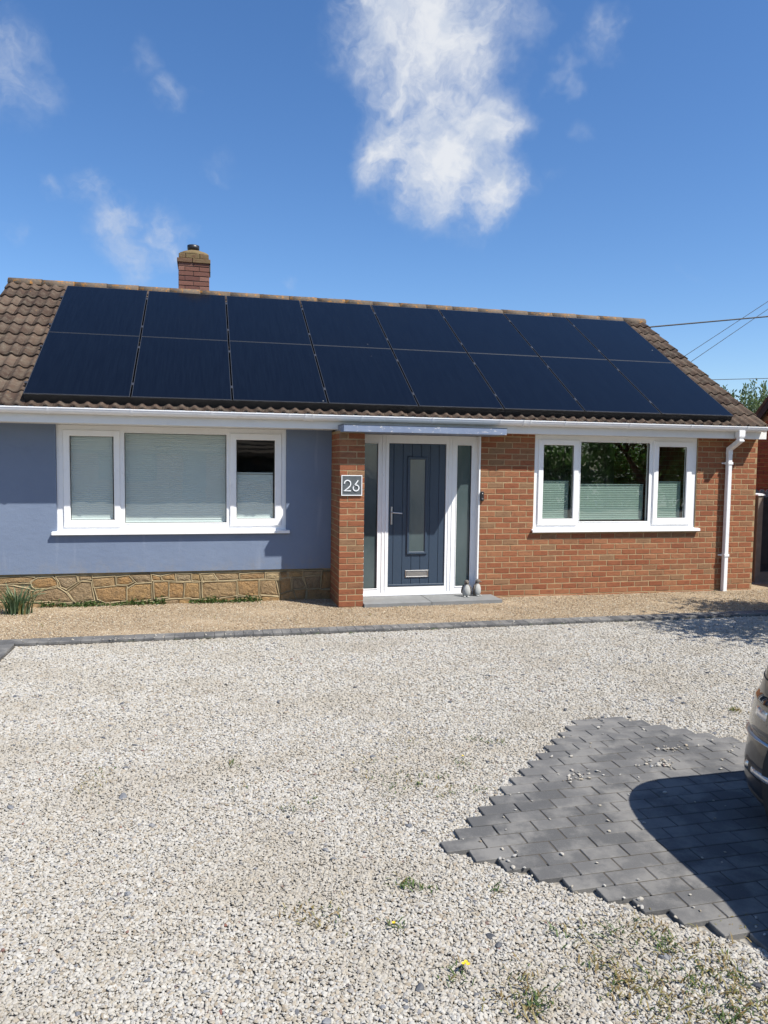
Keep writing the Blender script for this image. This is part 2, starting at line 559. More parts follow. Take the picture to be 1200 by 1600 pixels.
def mat_glass():
    m, nt, b = newmat('window_glass')
    nt.nodes.remove(b)
    out = nt.nodes['Material Output']
    w = coords(nt, 'World')
    tr = nd(nt, 'ShaderNodeBsdfTransparent', {'Color': (0.97, 1.0, 0.985, 1)})
    warp = noise(nt, stretch(nt, w, (1.0, 1.0, 1.3)), 1.4, 3, 0.5)
    gl = nd(nt, 'ShaderNodeBsdfGlossy', {'Color': (0.92, 1.0, 0.98, 1), 'Roughness': 0.004, 'Normal': bump(nt, warp, 0.02, 0.05)})
    g = nd(nt, 'ShaderNodeNewGeometry')
    cosv = mth(nt, 'ABSOLUTE', nd(nt, 'ShaderNodeVectorMath', {0: g.outputs['Incoming'], 1: g.outputs['Normal']}, operation='DOT_PRODUCT').outputs['Value'])
    sch = mth(nt, 'POWER', mth(nt, 'SUBTRACT', 1.0, cosv, clamp=True), 5.0)
    f = mth(nt, 'MULTIPLY_ADD', sch, 0.85, 0.15, clamp=True)      # sealed double glazing
    mx = nd(nt, 'ShaderNodeMixShader', {0: f, 1: tr.outputs[0], 2: gl.outputs[0]})
    nt.links.new(mx.outputs[0], out.inputs[0])
    return m


M_GLASS = mat_glass()


def mat_obscure():
    m, nt, b = newmat('obscured_glass')
    w = coords(nt, 'World')
    c = ramp(nt, noise(nt, stretch(nt, w, (3, 3, 1)), 1.0, 3), [(0.35, (0.060, 0.086, 0.090)), (0.65, (0.085, 0.115, 0.118))])
    setin(nt, b, col=c, rough=0.10, spec=0.8, normal=bump(nt, noise(nt, stretch(nt, w, (22, 22, 14)), 1.0, 3), 0.10, 0.01))
    return m


M_OBSC = mat_obscure()


def mat_tile(name, orange, base=((0.054, 0.034, 0.026), (0.094, 0.064, 0.047))):
    m, nt, b = newmat(name)
    w = coords(nt, 'World')
    r = attr(nt)
    c = ramp(nt, r, [(0.0, base[0]), (0.6, base[1]), (1.0, tuple(x * 1.2 for x in base[1]))])
    c = mixc(nt, smooth(nt, noise(nt, w, 9, 6, 0.7), 0.40, 0.68, 0, 0.6), c, (0.145, 0.122, 0.092))
    c = mixc(nt, smooth(nt, noise(nt, w, 30, 5, 0.75), 0.50, 0.70, 0, 0.55), c, (0.036, 0.028, 0.023))
    c = mixc(nt, smooth(nt, noise(nt, w, 23, 5, 0.7), 0.63, 0.70, 0, 0.75), c, (0.30, 0.275, 0.215))
    if orange > 0:
        c = mixc(nt, smooth(nt, noise(nt, w, 13.0, 6, 0.75), 0.66 - 0.2 * orange, 0.72 - 0.2 * orange, 0, 0.85), c, (0.33, 0.155, 0.035))
    setin(nt, b, col=c, rough=0.92, spec=0.2, normal=bump(nt, noise(nt, w, 120, 5, 0.7), 0.6, 0.006))
    return m


M_TILE = mat_tile('concrete_roof_tile', 0.05)
M_RIDGE = mat_tile('ridge_tile_lichen', 0.62, ((0.10, 0.075, 0.056), (0.115, 0.088, 0.066)))


def mat_panel():
    m, nt, b = newmat('solar_glass')
    w = coords(nt, 'World')
    fine = noise(nt, stretch(nt, w, (40, 2, 2)), 1.0, 4, 0.6)
    c = ramp(nt, fine, [(0.3, (0.0025, 0.0035, 0.007)), (0.7, (0.004, 0.006, 0.011))])
    vo = nd(nt, 'ShaderNodeTexVoronoi', {'Vector': w, 'Scale': 2.3, 'Randomness': 1.0})
    spot = smooth(nt, vo.outputs['Distance'], 0.040, 0.020, 0, 0.9)
    some = smooth(nt, nd(nt, 'ShaderNodeSeparateColor', {0: vo.outputs['Color']}).outputs[0], 0.62, 0.66)
    c = mixc(nt, mth(nt, 'MULTIPLY', spot, some), c, (0.45, 0.45, 0.42))
    setin(nt, b, col=c, rough=smooth(nt, noise(nt, w, 1.3, 4, 0.6), 0.3, 0.7, 0.09, 0.20), spec=0.17)
    return m


M_PANEL = mat_panel()
M_PFRAME = plain('panel_frame', (0.055, 0.057, 0.062), 0.4, 0.1, 20, 0.02, 100, metal=0.4)
M_CLAMP = plain('panel_clamp', (0.10, 0.10, 0.105), 0.4, 0.1, 20, 0.02, 100, metal=0.7)


def mat_paver():
    m, nt, b = newmat('paver_charcoal')
    w = coords(nt, 'World')
    c = ramp(nt, attr(nt), [(0.0, (0.086, 0.086, 0.086)), (0.5, (0.105, 0.104, 0.103)), (1.0, (0.125, 0.123, 0.120))])
    c = mixc(nt, smooth(nt, noise(nt, w, 3.5, 5, 0.65), 0.42, 0.62, 0, 0.8), c, (0.20, 0.193, 0.18))
    c = mixc(nt, smooth(nt, noise(nt, w, 210, 3, 0.7), 0.60, 0.68, 0, 0.5), c, (0.24, 0.235, 0.22))
    setin(nt, b, col=c, rough=0.9, spec=0.25, normal=bump(nt, noise(nt, w, 260, 4, 0.7), 0.5, 0.004))
    return m


M_PAVER = mat_paver()


def mat_path():
    m, nt, b = newmat('path_shingle')
    w = coords(nt, 'World')
    vo = nd(nt, 'ShaderNodeTexVoronoi', {'Vector': w, 'Scale': 95.0})
    g = nd(nt, 'ShaderNodeSeparateColor', {0: vo.outputs['Color']}).outputs[0]
    c = ramp(nt, g, [(0.0, (0.188, 0.127, 0.073)), (0.3, (0.309, 0.232, 0.150)), (0.65, (0.377, 0.299, 0.201)), (0.9, (0.452, 0.388, 0.289)), (1.0, (0.226, 0.201, 0.168))])
    c = mixc(nt, smooth(nt, noise(nt, stretch(nt, w, (1.0, 2.2, 1)), 1.6, 5, 0.6), 0.42, 0.72, 0, 0.6), c, (0.271, 0.197, 0.117))
    c = mixc(nt, smooth(nt, noise(nt, w, 28, 4, 0.7), 0.62, 0.74, 0, 0.6), c, (0.128, 0.089, 0.052))
    h = mth(nt, 'SUBTRACT', 1.0, vo.outputs['Distance'])
    setin(nt, b, col=c, rough=0.95, spec=0.15, normal=bump(nt, h, 0.7, 0.008))
    return m


M_PATH = mat_path()


def mat_grain():
    m, nt, b = newmat('path_grain')
    r = nd(nt, 'ShaderNodeObjectInfo').outputs['Random']
    c = ramp(nt, r, [(0.0, (0.161, 0.108, 0.066)), (0.25, (0.309, 0.229, 0.145)), (0.6, (0.396, 0.312, 0.205)), (0.9, (0.494, 0.432, 0.330)), (1.0, (0.198, 0.191, 0.172))])
    setin(nt, b, col=c, rough=0.9)
    return m


M_GRAIN = mat_grain()


def mat_ground():
    m, nt, b = newmat('gravel_bed')
    w = coords(nt, 'World')
    vo = nd(nt, 'ShaderNodeTexVoronoi', {'Vector': w, 'Scale': 42.0})
    g = nd(nt, 'ShaderNodeSeparateColor', {0: vo.outputs['Color']}).outputs[0]
    c = ramp(nt, g, [(0.0, (0.17, 0.15, 0.12)), (0.4, (0.26, 0.24, 0.205)), (1.0, (0.32, 0.305, 0.27))])
    setin(nt, b, col=c, rough=0.95, normal=bump(nt, vo.outputs['Distance'], 0.8, 0.015))
    return m


M_GROUND = mat_ground()


def mat_gravel():
    m, nt, b = newmat('limestone_chip')
    oi = nd(nt, 'ShaderNodeObjectInfo')
    r = oi.outputs['Random']
    w = coords(nt, 'World')
    c = ramp(nt, r, [(0.0, (0.218, 0.180, 0.131)), (0.05, (0.311, 0.273, 0.213)), (0.18, (0.343, 0.316, 0.267)), (0.45, (0.376, 0.356, 0.314)), (0.75, (0.420, 0.405, 0.368)), (0.90, (0.343, 0.332, 0.311)), (0.955, (0.316, 0.256, 0.185)), (0.978, (0.218, 0.223, 0.234)), (0.996, (0.093, 0.098, 0.109)), (1.0, (0.164, 0.065, 0.046))])
    big = noise(nt, stretch(nt, w, (1.0, 1.6, 0)), 1.1, 7, 0.68)
    c = mixc(nt, smooth(nt, big, 0.42, 0.66, 0, 0.62), c, (0.300, 0.267, 0.213))
    c = mixc(nt, smooth(nt, noise(nt, w, 70, 3, 0.6), 0.5, 0.75, 0, 0.3), c, (0.316, 0.289, 0.245))
    setin(nt, b, col=c, rough=0.85, spec=0.3)
    return m


M_GRAVEL = mat_gravel()


def mat_slate():
    m, nt, b = newmat('slate_chip')
    r = nd(nt, 'ShaderNodeObjectInfo').outputs['Random']
    c = ramp(nt, r, [(0.0, (0.045, 0.048, 0.055)), (0.4, (0.10, 0.105, 0.115)), (0.8, (0.17, 0.175, 0.185)), (1.0, (0.21, 0.19, 0.16))])
    setin(nt, b, col=c, rough=0.7)
    return m


M_SLATE = mat_slate()


def mat_leaf(name, a, b_, c_, trans=0.25):
    m, nt, b = newmat(name)
    c = ramp(nt, attr(nt), [(0.0, a), (0.5, b_), (1.0, c_)])
    setin(nt, b, col=c, rough=0.55, spec=0.3)
    tl = nd(nt, 'ShaderNodeBsdfTranslucent', {'Color': (b_[0] * 1.3, b_[1] * 1.5, b_[2], 1)})
    mx = nd(nt, 'ShaderNodeMixShader', {0: trans, 1: b.outputs[0], 2: tl.outputs[0]})
    nt.links.new(mx.outputs[0], nt.nodes['Material Output'].inputs[0])
    return m


M_LEAF = mat_leaf('leaf_silver_green', (0.05, 0.08, 0.03), (0.10, 0.14, 0.06), (0.20, 0.24, 0.14))
M_LEAFD = mat_leaf('leaf_dark_green', (0.025, 0.05, 0.015), (0.05, 0.09, 0.025), (0.09, 0.14, 0.04))
M_HEDGE = mat_leaf('leaf_hedge', (0.06, 0.12, 0.035), (0.14, 0.24, 0.07), (0.24, 0.36, 0.12), 0.5)
M_CREEP = mat_leaf('leaf_ground_cover', (0.035, 0.065, 0.015), (0.065, 0.105, 0.028), (0.10, 0.15, 0.045))
M_BLADE = mat_leaf('leaf_strap', (0.05, 0.09, 0.04), (0.10, 0.15, 0.08), (0.20, 0.24, 0.15))
M_DRY = mat_leaf('leaf_dry', (0.16, 0.10, 0.04), (0.25, 0.19, 0.08), (0.20, 0.20, 0.07))
M_BARK = plain('bark', (0.10, 0.075, 0.05), 0.95, 0.3, 10, 0.6, 40)
M_PETAL = plain('petal_yellow', (0.70, 0.48, 0.02), 0.6, 0.1)

# ================================================================== the setting
RW, LW, PIL = 0.20, 0.443, -0.17          # brick wall, rendered wall and pillar front planes (y)
mb = MB()
mb.add([(-300, -300, 0), (300, -300, 0), (300, 300, 0), (-300, 300, 0)], [(0, 1, 2, 3)])
structure('ground', mb, M_GROUND)

mb = MB()                                 # shingle path between house and edging, slightly uneven
nx, ny = 130, 18
px = np.linspace(-4.0, 12.5, nx)
py = np.linspace(-1.235, 0.60, ny)
vs = [(x, y, 0.022 + 0.006 * math.sin(x * 3.1 + y * 2.0) * math.sin(y * 5 + x) + random.uniform(-.002, .002)) for y in py for x in px]
fs = [(j * nx + i, j * nx + i + 1, (j + 1) * nx + i + 1, (j + 1) * nx + i) for j in range(ny - 1) for i in range(nx - 1)]
mb.add(vs, fs, 0.5, True)
structure('path', mb, M_PATH)

# pavers ------------------------------------------------------------------
PAVER_MESH = []
for k in range(10):
    PAVER_MESH.append(MB().box(-0.0982, 0.0982, -0.0480, 0.0480, -0.05, 0.0, 0.0025, rnd=k / 9).mesh('paver', M_PAVER))


def paver(parent, x, y, rz=0.0, z=0.03):
    return link('paver', random.choice(PAVER_MESH), parent, (x, y, z + random.uniform(-.0012, .0012)),
                (R(random.uniform(-.5, .5)), R(random.uniform(-.5, .5)), rz + R(random.uniform(-.5, .5))))


edging_base = MB().box(-4.0, 12.5, -1.442, -1.236, -0.05, 0.012)
edging = structure('path_edging', edging_base, M_JOINT)
for i in range(102):
    paver(edging, 0.050 + i * 0.0985, -1.340, R(90), 0.036)
edge2 = structure('driveway_edging', MB().box(-0.002, 0.203, -6.2, -1.443, -0.05, 0.010), M_JOINT)
for i in range(46):
    paver(edge2, 0.100, -1.497 - i * 0.0985, 0.0, 0.034)

patch = structure('paved_patch', MB().prism([(3.26, -5.93), (4.66, -4.55), (6.05, -5.95), (4.66, -7.30)], 'z', -0.05, 0.0198), M_JOINT)
n_pav = 0
ROW = 0.1015
PAVER_POS = []
for r in range(-15, 15):
    y = -5.90 + r * ROW
    off = abs(r) * (0.1015 if r >= 0 else 0.1060)
    x0 = 3.06 + off
    x1 = 6.22 - off
    n = max(1, int(round((x1 - x0) / 0.203)))
    for k in range(n):
        PAVER_POS.append((x0 + 0.1 + k * 0.203, y))
for x, y in PAVER_POS:
    paver(patch, x, y, 0.0, 0.023)

# gravel: loose limestone chippings ---------------------------------------
def in_patch(x, y, m=0.0):
    return np.abs(x - 4.65) + np.abs(y + 5.92) < 1.60 + m


def stone_field(name, pts, mat, rmin, rmax, seed, label, flat=0.48):
    me = bpy.data.meshes.new(name)
    me.from_pydata([tuple(p[:3]) for p in pts], [], [])
    sz = me.attributes.new('sz', 'FLOAT', 'POINT')
    sz.data.foreach_set('value', [float(p[3]) if len(p) > 3 else 1.0 for p in pts])
    o = link(name, me)
    stuff(o, label)
    ng = bpy.data.node_groups.new(name, 'GeometryNodeTree')
    ng.interface.new_socket('Geometry', in_out='INPUT', socket_type='NodeSocketGeometry')
    ng.interface.new_socket('Geometry', in_out='OUTPUT', socket_type='NodeSocketGeometry')
    gi = ng.nodes.new('NodeGroupInput')
    go = ng.nodes.new('NodeGroupOutput')
    g2i = ng.nodes.new('GeometryNodeGeometryToInstance')
    for k in range(6):
        ico = nd(ng, 'GeometryNodeMeshIcoSphere', {'Radius': 1.0, 'Subdivisions': 2})
        pos = nd(ng, 'GeometryNodeInputPosition')
        sh = nd(ng, 'ShaderNodeVectorMath', {0: pos.outputs[0], 1: (k * 7.3 + seed, k * 3.1, k * 1.7)}, operation='ADD')
        nz = nd(ng, 'ShaderNodeTexNoise', {'Vector': sh.outputs[0], 'Scale': 0.9, 'Detail': 1.0})
        vor = nd(ng, 'ShaderNodeTexVoronoi', {'Vector': sh.outputs[0], 'Scale': 1.1})
        f = mth(ng, 'ADD', mth(ng, 'MULTIPLY', nz.outputs[0], 0.9), mth(ng, 'MULTIPLY', vor.outputs['Distance'], 0.45))
        f = mth(ng, 'ADD', f, 0.28)
        sc = nd(ng, 'ShaderNodeVectorMath', {0: pos.outputs[0]}, operation='SCALE')
        ng.links.new(f, sc.inputs['Scale'])
        an = nd(ng, 'ShaderNodeVectorMath', {0: sc.outputs[0], 1: (1.15 + 0.08 * (k % 3), 0.95 - 0.06 * (k % 2), flat + 0.05 * (k % 4))}, operation='MULTIPLY')
        sp = nd(ng, 'GeometryNodeSetPosition', {'Geometry': ico.outputs[0], 'Position': an.outputs[0]})
        sm = nd(ng, 'GeometryNodeSetMaterial', {'Geometry': sp.outputs[0], 'Material': mat})
        ss = nd(ng, 'GeometryNodeSetShadeSmooth', {'Geometry': sm.outputs[0], 'Shade Smooth': False})
        ng.links.new(ss.outputs[0], g2i.inputs[0])
    iop = ng.nodes.new('GeometryNodeInstanceOnPoints')
    iop.inputs['Pick Instance'].default_value = True
    ng.links.new(gi.outputs[0], iop.inputs['Points'])
    ng.links.new(g2i.outputs[0], iop.inputs['Instance'])
    ri = nd(ng, 'FunctionNodeRandomValue', data_type='INT')
    ri.inputs[4].default_value = 0
    ri.inputs[5].default_value = 5
    ri.inputs['Seed'].default_value = seed
    ng.links.new(ri.outputs[2], iop.inputs['Instance Index'])
    rr = nd(ng, 'FunctionNodeRandomValue', data_type='FLOAT_VECTOR')
    rr.inputs[0].default_value = (-0.42, -0.42, 0)
    rr.inputs[1].default_value = (0.42, 0.42, 6.283)
    rr.inputs['Seed'].default_value = seed + 1
    ng.links.new(rr.outputs[0], iop.inputs['Rotation'])
    rs = nd(ng, 'FunctionNodeRandomValue', data_type='FLOAT')
    rs.inputs[2].default_value = 0.0
    rs.inputs[3].default_value = 1.0
    rs.inputs['Seed'].default_value = seed + 2
    pw = mth(ng, 'POWER', rs.outputs[1], 2.0)
    na = nd(ng, 'GeometryNodeInputNamedAttribute', data_type='FLOAT')
    na.inputs['Name'].default_value = 'sz'
    ng.links.new(mth(ng, 'MULTIPLY', mth(ng, 'MULTIPLY_ADD', pw, rmax - rmin, rmin), na.outputs[0]), iop.inputs['Scale'])
    ng.links.new(iop.outputs[0], go.inputs[0])
    md = o.modifiers.new('scatter', 'NODES')
    md.node_group = ng
    return o


def jitter_points(x0, x1, y0, y1, step, jit, keep, z0, z1):
    gx, gy = np.meshgrid(np.arange(x0, x1, step), np.arange(y0, y1, step))
    x = gx.ravel() + rng.uniform(-jit, jit, gx.size)
    y = gy.ravel() + rng.uniform(-jit, jit, gx.size)
    k = keep(x, y)
    x, y = x[k], y[k]
    return np.stack([x, y, rng.uniform(z0, z1, x.size)], 1)


def in_view_zone(x, y):
    t = y + 9.11
    lo = 1.985 - t * 0.32 - 0.5
    hi = 1.985 + t * 0.90 + 0.9
    return (x > lo) & (x < hi) & (x > 0.215) & (y < -1.455)


def keep_gravel(x, y):
    return in_view_zone(x, y) & ~in_patch(x, y, -0.035)


zones = []
for ya, yb, st, s in ((-8.2, -5.3, 0.0086, 1.0), (-5.3, -3.9, 0.0098, 1.12), (-3.9, -1.45, 0.0118, 1.32)):
    p = jitter_points(0.2, 9.8, ya, yb, st, st * .62, keep_gravel, 0.003, 0.010)
    zones.append(np.c_[p, np.full(len(p), s)])
gp = np.concatenate(zones)
# a little spill of chippings over the block paving and along the edging
spill = []
while len(spill) < 150:
    x, y = random.uniform(3.1, 6.2), random.uniform(-7.4, -4.4)
    d = 1.60 - (abs(x - 4.65) + abs(y + 5.92))
    if d > 0 and random.random() < 0.18 + 0.8 * math.exp(-d * 5):
        spill.append((x, y, 0.028))
for _ in range(90):
    cx, cy = random.choice([(4.86, -5.06), (4.64, -5.26), (4.05, -5.3)])
    spill.append((random.gauss(cx, .07), random.gauss(cy, .04), 0.029))
for _ in range(120):
    spill.append((random.uniform(0.1, 9.0), random.gauss(-1.41, 0.045), 0.040))
spill = np.array(spill)
gp = np.concatenate([gp, np.c_[spill, np.full(len(spill), 1.2)]])
stone_field('gravel', gp, M_GRAVEL, 0.0038, 0.0098, 3, 'pale limestone gravel covering the driveway')

dark = np.stack([rng.uniform(0.25, 9.0, 2600), rng.uniform(-8.0, -1.5, 2600), rng.uniform(.008, .013, 2600), rng.uniform(.7, 1.7, 2600)], 1)
dark = dark[in_view_zone(dark[:, 0], dark[:, 1]) & ~in_patch(dark[:, 0], dark[:, 1], 0.0)]
dark = dark[:520]
stone_field('slate_chips', dark, M_SLATE, 0.0070, 0.0135, 41, 'odd dark grey stones among the pale gravel')
pg = jitter_points(-0.6, 10.6, -1.22, 0.44, 0.021, 0.012, lambda x, y: (y < 0.17) | (x < 3.5), 0.024, 0.030)
stone_field('path_grains', pg, M_GRAIN, 0.0035, 0.0085, 21, 'fine tan shingle lying on the path')

# ================================================================== the house
house = thing('bungalow', 'single storey bungalow, half blue grey render and half red brick, under a tiled roof', 'house')
SL = R(32.12)
CS, SN = math.cos(SL), math.sin(SL)


def roof_pt(x, s, n):
    """point on the front slope: s up the slope from the lowest panel edge, n above the panel glass plane"""
    return Vector((x, s * CS - n * SN, 2.54 + s * SN + n * CS))


# rendered wall, plinth of rubble stone -------------------------------------
lw = part('rendered_wall', MB().grid_wall([-0.75, 3.571], [0.432, 2.30], [(0.25, 2.99, 0.93, 2.31)], LW, 0.75), M_RENDER, house)
plinth = part('plinth', MB().box(-0.75, 3.571, 0.505, 0.75, -0.2, 0.431), M_POINT, house)
STONES = [[(-0.395,0.383),(-0.132,0.391),(-0.017,0.379),(-0.062,0.332),(-0.274,0.327),(-0.396,0.321)],
[(-0.397,0.292),(-0.24,0.283),(-0.073,0.24),(-0.11,0.125),(-0.4,0.124)],
[(-0.568,0.387),(-0.413,0.384),(-0.414,0.321),(-0.57,0.32)],
[(-0.57,0.301),(-0.414,0.292),(-0.418,0.124),(-0.574,0.129)],
[(-0.574,0.1),(-0.313,0.092),(-0.316,-0.02),(-0.577,-0.02)],
[(-0.296,0.092),(-0.075,0.085),(-0.078,-0.02),(-0.298,-0.02)],
[(-0.045,0.331),(0.027,0.368),(0.188,0.379),(0.224,0.344),(0.234,0.29),(0.133,0.264),(-0.001,0.259),(-0.032,0.287)],
[(0.238,0.383),(0.45,0.385),(0.463,0.329),(0.34,0.246),(0.286,0.274),(0.26,0.348)],
[(0.487,0.382),(0.624,0.384),(0.624,0.359),(0.495,0.343)],
[(-0.011,0.209),(0.096,0.226),(0.24,0.251),(0.339,0.18),(0.401,0.085),(0.22,0.093),(-0.013,0.112)],
[(0.366,0.199),(0.522,0.317),(0.614,0.31),(0.644,0.102),(0.455,0.073),(0.428,0.108)],
[(-0.058,0.075),(0.071,0.071),(0.065,-0.02),(-0.06,-0.02)],
[(0.111,0.055),(0.4,0.041),(0.403,-0.02),(0.114,-0.02)],
[(0.427,0.02),(0.666,0.057),(0.665,-0.02),(0.426,-0.02)],
[(-0.06,0.22),(-0.033,0.22),(-0.037,0.127),(-0.061,0.128)],
[(0.647,0.359),(0.892,0.373),(0.9,0.268),(0.659,0.26)],
[(0.929,0.362),(1.06,0.379),(1.107,0.308),(1.05,0.284),(0.928,0.287)],
[(1.079,0.388),(1.311,0.398),(1.319,0.308),(1.154,0.302)],
[(0.673,0.23),(0.937,0.257),(1.026,0.25),(1.02,0.081),(0.796,0.068),(0.704,0.11)],
[(1.045,0.21),(1.144,0.272),(1.319,0.278),(1.318,0.092),(1.048,0.06)],
[(1.339,0.382),(1.429,0.36),(1.439,0.325),(1.348,0.327)],
[(1.449,0.36),(1.603,0.392),(1.612,0.326),(1.477,0.324)],
[(1.627,0.381),(1.801,0.382),(1.801,0.306),(1.631,0.315)],
[(1.362,0.292),(1.52,0.293),(1.524,0.116),(1.37,0.1)],
[(1.549,0.282),(1.708,0.278),(1.703,0.095),(1.543,0.1)],
[(1.389,0.059),(1.649,0.067),(1.649,-0.02),(1.475,-0.014)],
[(0.712,0.031),(1.048,0.025),(1.056,-0.02),(0.711,-0.02)],
[(1.076,0.029),(1.275,0.043),(1.274,-0.02),(1.075,-0.02)],
[(1.303,0.042),(1.351,0.04),(1.465,-0.014),(1.303,-0.02)],
[(1.742,0.277),(1.894,0.273),(1.898,0.085),(1.727,0.09)],
[(1.816,0.387),(1.899,0.38),(1.918,0.303),(1.82,0.316)],
[(1.933,0.379),(2.071,0.381),(2.12,0.309),(1.962,0.292)],
[(2.101,0.386),(2.389,0.379),(2.389,0.312),(2.13,0.308)],
[(2.414,0.368),(2.713,0.383),(2.713,0.315),(2.419,0.312)],
[(2.743,0.377),(2.907,0.378),(2.918,0.3),(2.749,0.309)],
[(1.948,0.277),(2.354,0.277),(2.354,0.107),(2.13,0.078),(1.952,0.073)],
[(2.384,0.282),(2.632,0.286),(2.632,0.104),(2.551,0.091),(2.399,0.121)],
[(2.662,0.28),(2.846,0.281),(2.893,0.092),(2.673,0.114)],
[(1.659,0.071),(1.795,0.077),(1.805,-0.015),(1.659,-0.015)],
[(1.834,0.056),(2.07,0.049),(2.249,0.079),(2.349,0.092),(2.349,-0.001),(1.854,-0.006)],
[(2.379,0.081),(2.551,0.07),(2.642,0.083),(2.658,-0.0),(2.389,-0.002)],
[(2.683,0.082),(2.898,0.06),(2.909,-0.008),(2.683,-0.001)],
[(2.928,0.378),(3.01,0.386),(3.011,0.329),(2.928,0.31)],
[(2.918,0.295),(3.042,0.313),(3.053,0.155),(2.929,0.117)],
[(3.021,0.391),(3.208,0.393),(3.208,0.33),(3.021,0.324)],
[(3.228,0.392),(3.46,0.393),(3.449,0.345),(3.229,0.335)],
[(3.088,0.301),(3.198,0.304),(3.24,0.203),(3.209,0.183),(3.089,0.18)],
[(3.239,0.313),(3.439,0.33),(3.44,0.171),(3.282,0.17)],
[(3.475,0.376),(3.576,0.38),(3.573,0.162),(3.456,0.165)],
[(2.929,0.096),(3.074,0.139),(3.137,-0.005),(2.929,-0.009)],
[(3.105,0.143),(3.251,0.15),(3.231,-0.018),(3.158,-0.016)],
[(3.277,0.149),(3.567,0.141),(3.591,-0.02),(3.273,-0.02)]]

beads = MB()
for poly in STONES:
    n = len(poly)
    c2 = (sum(p[0] for p in poly) / n, sum(p[1] for p in poly) / n)
    pts = []
    for i in range(n):                                       # subdivide the outline and roughen it
        a, b = poly[i], poly[(i + 1) % n]
        m = max(1, int(math.hypot(a[0] - b[0], a[1] - b[1]) / 0.05))
        for k in range(m):
            t = k / m
            pts.append((a[0] + (b[0] - a[0]) * t + random.uniform(-.004, .004), a[1] + (b[1] - a[1]) * t + random.uniform(-.004, .004)))
    vs, fs = [], []
    tilt = (random.uniform(-.02, .02), random.uniform(-.03, .03))
    N = len(pts)
    for sc_, y in ((1.02, 0.506), (1.0, 0.4935), (0.82, 0.4885), (0.45, 0.4855)):
        for p in pts:
            dx, dz = (p[0] - c2[0]) * sc_, (p[1] - c2[1]) * sc_
            j = 0 if y > 0.5 else random.uniform(-.0035, .0035)
            vs.append((c2[0] + dx, y + j + dx * tilt[0] + dz * tilt[1], c2[1] + dz))
    for l in range(3):
        for i in range(N):
            fs.append((l * N + i, l * N + (i + 1) % N, (l + 1) * N + (i + 1) % N, (l + 1) * N + i))
    vs.append((c2[0], 0.4845, c2[1]))
    for i in range(N):
        fs.append((3 * N + i, 3 * N + (i + 1) % N, 4 * N))
    s = MB()
    s.add(vs, fs, random.random(), False)
    part('stone', s, M_STONE, plinth)
    # raised ribbon pointing round the stone
    for i in range(n):
        a, b = poly[i], poly[(i + 1) % n]
        d = math.hypot(b[0] - a[0], b[1] - a[1])
        if d < .02 or min(a[1], b[1]) < -0.01:
            continue
        ux, uz = (b[0] - a[0]) / d, (b[1] - a[1]) / d
        ox, oz = -uz, ux
        if (a[0] - c2[0]) * ox + (a[1] - c2[1]) * oz < 0:
            ox, oz = -ox, -oz
        w0, w1 = 0.003, 0.018 + random.uniform(-.003, .003)
        yf = 0.4862 + random.uniform(-.0022, .0022)
        e = 0.014
        q = [(a[0] - ux * e, a[1] - uz * e), (b[0] + ux * e, b[1] + uz * e)]
        prof = [(w0, 0.503), (w0 + .003, yf + .004), (w0 + .008, yf), (w1 - .006, yf), (w1, yf + .004), (w1 + .003, 0.503)]
        m = max(2, int(d / .04))
        vv, ff = [], []
        for k in range(m + 1):
            t = k / m
            bx = q[0][0] + (q[1][0] - q[0][0]) * t
            bz = q[0][1] + (q[1][1] - q[0][1]) * t
            jw = random.uniform(-.002, .002)
            for (w, y) in prof:
                vv.append((bx + ox * (w + jw), y + random.uniform(-.0008, .0008), bz + oz * (w + jw)))
        for k in range(m):
            for j in range(len(prof) - 1):
                ff.append((k * 6 + j, (k + 1) * 6 + j, (k + 1) * 6 + j + 1, k * 6 + j + 1))
        beads.add(vv, ff, 0.5, True)
stuff(part('pointing', beads, M_POINT, plinth))
plinth.location = (0, -0.027, 0)

# brickwork -----------------------------------------------------------------
CO, BL = 0.0765, 0.2235
NV = 14
BRICK_MESH = [MB().box(-0.5, 0.5, 0.0, 0.05, -0.0325, 0.0325, 0.0).mesh('brick', M_BRICK) for _ in range(0)]


def brick_meshes(mat, depth=0.05, n=NV, h=0.0655):
    out = []
    for k in range(n):
        m = MB().box(-0.1065, 0.1065, 0.0, depth, -h / 2, h / 2, 0.0035, rnd=k / (n - 1))
        v = []
        for p in m.v:
            v.append((p[0] + random.uniform(-.0012, .0012), p[1] + random.uniform(-.0012, .0012), p[2] + random.uniform(-.0012, .0012)))
        m.v = v
        out.append(m.mesh('brick', mat))
    return out


BRICKS = brick_meshes(M_BRICK)


def put_brick(parent, x0, x1, y, zc, rz=0.0, meshes=None, along=None):
    w = x1 - x0
    o = link('brick', random.choice(meshes or BRICKS), parent, ((x0 + x1) / 2, y + random.uniform(-.0015, .0018), zc + random.uniform(-.001, .001)), (0, R(random.uniform(-.25, .25)), rz), (w / 0.213, 1, 1))
    return o


def loose_brick(mbx, x0, x1, y0, y1, zc, rnd=None):
    mbx.box(x0, x1, y0, y1, zc - .03275, zc + .03275, 0.0035, rnd=random.random() if rnd is None else rnd)


